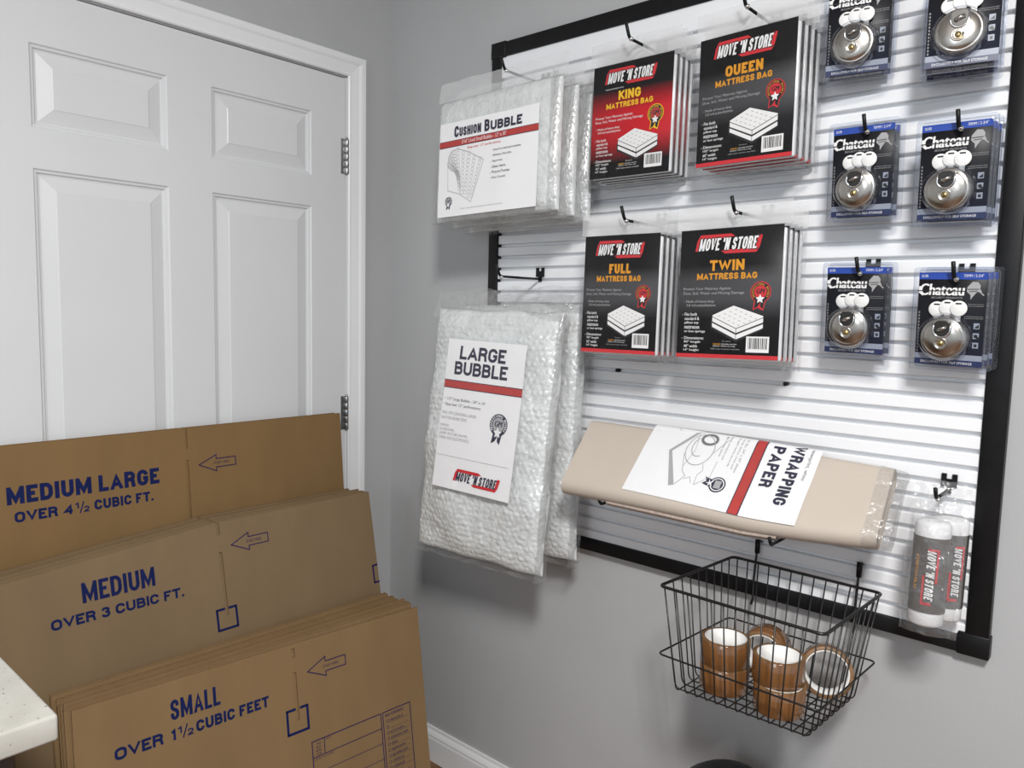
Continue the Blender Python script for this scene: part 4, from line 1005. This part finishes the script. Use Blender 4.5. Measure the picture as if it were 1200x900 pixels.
for lb, loc, rot in (('upper tape roll of the left stack in the wire basket', (1.2505, -0.2200, 0.7308), (0, 0, 1.1)),
                     ('lower tape roll of the nearer right stack, standing at the basket front', (1.3610, -0.228, 0.6825), (0, 0, 0.5)),
                     ('upper tape roll of the nearer right stack, white core facing up', (1.3535, -0.2200, 0.7308), (0, 0, 2.0)),
                     ('tape roll standing on edge at the right end, its open ring facing out', (1.4030, -0.118, 0.7340), (R(76), 0, R(20))),
                     ('tape roll lying behind the two stacks against the back wires', (1.285, -0.098, 0.7325), (R(90), 0, R(8)))):
    q = dup(t0); q.location = loc; q.rotation_euler = rot; q['label'] = lb

# ------------------------------------------------------------------ flattened cartons
def carton_mesh(wl, wr, H, slots, m, t=0.0075, slope=0.0, sw_=0.006):
    """front ply with flap slots at u = 0, and a plain rear ply; u from -wl to wr, top edge at v = 0"""
    b = MB(); ply = t*0.46; F = 0.0
    def prism(u0, u1, v0, v1, va=None, y0=0.0, y1=ply):
        va = v1 if va is None else va       # va: top height at u0
        vs = [(u0, y0, v0), (u1, y0, v0), (u1, y0, v1), (u0, y0, va), (u0, y1, v0), (u1, y1, v0), (u1, y1, v1), (u0, y1, va)]
        b.add(vs, [(0, 1, 2, 3), (4, 7, 6, 5)], m); b.add(vs, [(0, 3, 7, 4), (1, 5, 6, 2), (3, 2, 6, 7), (0, 4, 5, 1)], M['kraft_edge'])
    n = 6
    for i in range(n):                        # left panel, top edge easing down by slope
        a, c = -wl+(wl-sw_/2)*i/n, -wl+(wl-sw_/2)*(i+1)/n
        f = lambda x: -slope*min(1, max(0, (-x)/wl))**1.0
        prism(a, c, -H, f(c), f(a))
    prism(sw_/2, wr, -H, 0)
    v = 0.0
    for top, bot in slots:
        if v > top: prism(-sw_/2, sw_/2, top, v)
        v = bot
    prism(-sw_/2, sw_/2, -H, v)
    for i in range(n):
        a, c = -wl+(wl+wr-0.004)*i/n, -wl+(wl+wr-0.004)*(i+1)/n
        f = lambda x: -slope*min(1, max(0, (-x)/wl))
        prism(a+0.002, c+0.002, -H+0.001, f(c)-0.001, f(a)-0.001, t*0.54, t)
    return b
def arrow(b, u, v, s_=1.0, lw=0.0024):
    P = [(0, 0), (0.045, 0.0205), (0.0445, 0.0105), (0.096, 0.0105), (0.096, -0.0105), (0.0445, -0.0105), (0.045, -0.0205)]
    b.line([(u+x*s_, v+y*s_) for x, y in P], lw, M['violetink'], 0.0004, True)
def cubic(b, u0, u1, v0, v1, whole, half, tail):
    h = v1-v0; wd = u1-u0; I = M['blueink']
    if half:
        b.head('OVER', u0, u0+0.285*wd, v0, v1, I, 0.24); b.head(whole, u0+0.328*wd, u0+(0.395 if whole == '4' else 0.362)*wd, v0, v1, I, 0.24)
        f = 0.405 if whole == '4' else 0.372
        b.head('1', u0+f*wd, u0+(f+0.028)*wd, v0+0.42*h, v1+0.04*h, I, 0.22); b.line([(u0+(f+0.036)*wd, v0-0.02*h), (u0+(f+0.064)*wd, v1+0.02*h)], 0.0026, I)
        b.head('2', u0+(f+0.064)*wd, u0+(f+0.102)*wd, v0-0.02*h, v0+0.56*h, I, 0.22); b.head(tail, u0+(0.545 if whole == '4' else 0.492)*wd, u1, v0, v1, I, 0.24)
    else: b.head('OVER %s %s' % (whole, tail), u0, u1, v0, v1, I, 0.24)
cartA = carton_mesh(0.465, 0.449, 1.076, [(0.0, -0.050), (-0.078, -0.230)], M['kraftA'])
cartB = carton_mesh(0.520, 0.441, 0.862, [(0.0, -0.030), (-0.070, -0.216)], M['kraftB'], slope=0.043, sw_=0.008)
cartC = carton_mesh(0.452, 0.364, 0.612, [(-0.010, -0.030), (-0.062, -0.168)], M['kraftC'], sw_=0.008)
def sheets(bm, name, ang, spots, label_front, label_rest, group, printer):
    fm = bm
    front = None; base = None
    for k, (x, y, z, p, yw, rl) in enumerate(spots):
        if k == 0:
            b = MB(); b.v = list(bm.v); b.f = [list(f) for f in bm.f]; b.m = list(bm.m); b.sm = list(bm.sm); b.mats = list(bm.mats)
            printer(b); o = b.build('flattened_carton'); tag(o, label_front, 'cardboard box', None)
        elif base is None: o = base = bm.build('flattened_carton'); tag(o, label_rest, 'cardboard box', group)
        else: o = dup(base)
        o.location = (x, y, z); o.rotation_euler = ypr(yw, p, rl)
rnd = random.Random(5)
# medium large: two sheets against the door
def prA(b):
    b.head('MEDIUM LARGE', -0.383, -0.070, -0.1235, -0.0865, M['blueink'], 0.235); cubic(b, -0.371, -0.086, -0.1625, -0.140, '4', True, 'CUBIC FT.'); arrow(b, 0.028, -0.0940)
    b.text('START HERE', 0.066, 0.106, -0.0965, -0.0905, M['violetink'])
sheets(cartA, 'A', 0, [(0.0435, -0.679, 1.0790, -5.1, 89.2, 0), (0.0330, -0.676, 1.0770, -5.0, 89.3, 0), (0.0225, -0.683, 1.0780, -5.0, 89.1, 0)],
       'flattened medium large carton leaning on the white door, tallest printed one', 'flattened medium large carton sandwiched between the white door and the printed one', 'medium large cartons behind the printed one', prA)
def prB(b):
    b.head('MEDIUM', -0.300, -0.1535, -0.1080, -0.0670, M['blueink'], 0.18); cubic(b, -0.361, -0.0945, -0.1470, -0.126, '3', False, 'CUBIC FT.'); arrow(b, 0.028, -0.0590)
    b.text('START HERE', 0.066, 0.106, -0.0625, -0.0555, M['violetink'])
    b.line([(-0.024, -0.246), (-0.024, -0.200), (-0.006, -0.200)], 0.0055, M['blueink']); b.line([(0.006, -0.200), (0.023, -0.200), (0.023, -0.246), (-0.024, -0.246)], 0.0055, M['blueink'])
    b.line([(0.440, -0.201), (0.425, -0.201), (0.425, -0.247), (0.440, -0.247)], 0.0050, M['violetink'])
sp = []; nB = 14
for k in range(nB):
    f = k/(nB-1); p = -11.3+(11.3-5.6)*f; L = 0.862
    x = 0.1990-0.121*f; lean = math.radians(-p); z = L*math.cos(lean)+0.0275*(1-f)+0.004+(rnd.uniform(-0.004, 0.004) if k else 0)
    sp.append((x, -0.682-(rnd.uniform(-0.006, 0.006) if k else 0)+0.004*f, z, p, 90.2-0.6*f, 0))
sheets(cartB, 'B', 0, sp, 'flattened medium carton with blue lettering at the front of the middle stack', 'flattened medium carton packed in the middle stack behind its printed front', 'medium cartons stacked behind the printed one', prB)
def prC(b):
    b.head('SMALL', -0.277, -0.1745, -0.0765, -0.0375, M['blueink'], 0.165); cubic(b, -0.384, -0.067, -0.1150, -0.0925, '1', True, 'CUBIC FEET'); arrow(b, 0.032, -0.0705, 1.07)
    b.text('START HERE', 0.072, 0.115, -0.0735, -0.0675, M['violetink'])
    b.line([(-0.006, -0.142), (-0.026, -0.142), (-0.026, -0.193), (0.025, -0.193), (0.025, -0.142), (0.008, -0.142)], 0.0058, M['blueink'])
    v = M['violetink']
    b.line([(0.030, -0.227), (0.223, -0.227), (0.223, -0.42), (0.030, -0.42)], 0.0024, v, closed=True); b.line([(0.229, -0.227), (0.314, -0.227), (0.314, -0.42), (0.229, -0.42)], 0.0024, v, closed=True)
    b.line([(0.062, -0.227), (0.062, -0.262)], 0.002, v); b.line([(0.030, -0.2625), (0.223, -0.2625)], 0.002, v); b.line([(0.030, -0.298), (0.223, -0.298)], 0.0014, v); b.line([(0.030, -0.335), (0.223, -0.335)], 0.0014, v)
    for k, s_ in enumerate(('THIS', 'BOX', 'IS', 'FOR')): b.text(s_, 0.040, 0.053, -0.2375-0.0075*k, -0.2325-0.0075*k, v)
    b.text('FROM', 0.066, 0.079, -0.2335, -0.2295, v); b.text('DESTINATION ADDRESS', 0.034, 0.085, -0.2695, -0.2655, v)
    b.text('BOX CONTENTS', 0.236, 0.292, -0.2395, -0.2330, v, bold=0.03)
    for k, s_ in enumerate(('FRAGILE', '', 'KITCHEN', 'DINING RM', 'DEN', 'BEDROOM', 'BATHROOM', 'OFFICE', 'GARAGE', 'ATTIC', 'OTHER')):
        v_ = -0.2510-0.0140*k; b.line([(0.2385, v_-0.003), (0.2385, v_+0.003), (0.2445, v_+0.003), (0.2445, v_-0.003)], 0.001, v, closed=True)
        if s_: b.text(s_, 0.249, 0.249+0.0058*len(s_), v_-0.003, v_+0.003, v, bold=0.02)
        b.line([(0.249, v_-0.005), (0.306, v_-0.005)], 0.0006, v)
sp = [(0.4040, -0.6137, 0.6240, -10.8, 88.6, 2.0)]; nC = 14
for k in range(1, nC):
    f = k/(nC-1); p = -10.8+1.2*f
    sp.append((0.4020-0.1180*f-0.002, -0.6175+rnd.uniform(-0.006, 0.006)+0.010*f, 0.6120*math.cos(math.radians(p))+0.0150+rnd.uniform(-0.004, 0.004)+0.008*(1-f), p, 88.8+0.8*f+rnd.uniform(-0.04, 0.04), 1.3-0.4*f))
sheets(cartC, 'C', 0, sp, 'flattened small carton with address panel at the very front of the cartons', 'flattened small carton packed in the front stack behind its printed one', 'small cartons stacked behind the printed one', prC)

# ------------------------------------------------------------------ counter
ct = thing('counter', 'white speckled stone counter corner over brown cabinet at lower left', 'counter', (0, 0, 0))
CX, CYb, CZ = 0.9317, -1.2525, 0.914
b = MB(); b.rbox(0.02, CX, -2.6, CYb, CZ-0.0315, CZ, M['quartz'], 0.004, 3); b.build('countertop', ct)
b = MB(); b.box(0.03, CX-0.055, -2.57, CYb-0.03, 0.09, CZ-0.0318, M['cabinet']); b.box(0.03, CX-0.11, -2.55, CYb-0.06, 0.0, 0.09, M['cabinet']); b.build('cabinet', ct)
for k in range(3):
    y1 = CYb-0.035-k*0.44; y0 = y1-0.43
    b = MB(); b.rbox(CX-0.0545, CX-0.036, y0, y1, 0.10, CZ-0.045, M['cabinet'], 0.003, 2); b.build('cabinet_door', ct)

# ------------------------------------------------------------------ bin
bn = thing('waste_bin', 'black domed top of small waste bin below the wire basket', 'bin', (1.2440, -0.150, 0.0))
b = MB(); b.lathe([(0, 0.0), (0.085, 0.0), (0.090, 0.006), (0.108, 0.375), (0.110, 0.38), (0.110, 0.39), (0.104, 0.395)], M['black'], 40); b.build('bin_body', bn)
b = MB(); b.lathe([(0.111, 0.389), (0.112, 0.399), (0.108, 0.415), (0.092, 0.442), (0.065, 0.462), (0.035, 0.4715), (0.0, 0.4745)], M['black'], 40)
b.build('domed_lid', bn)
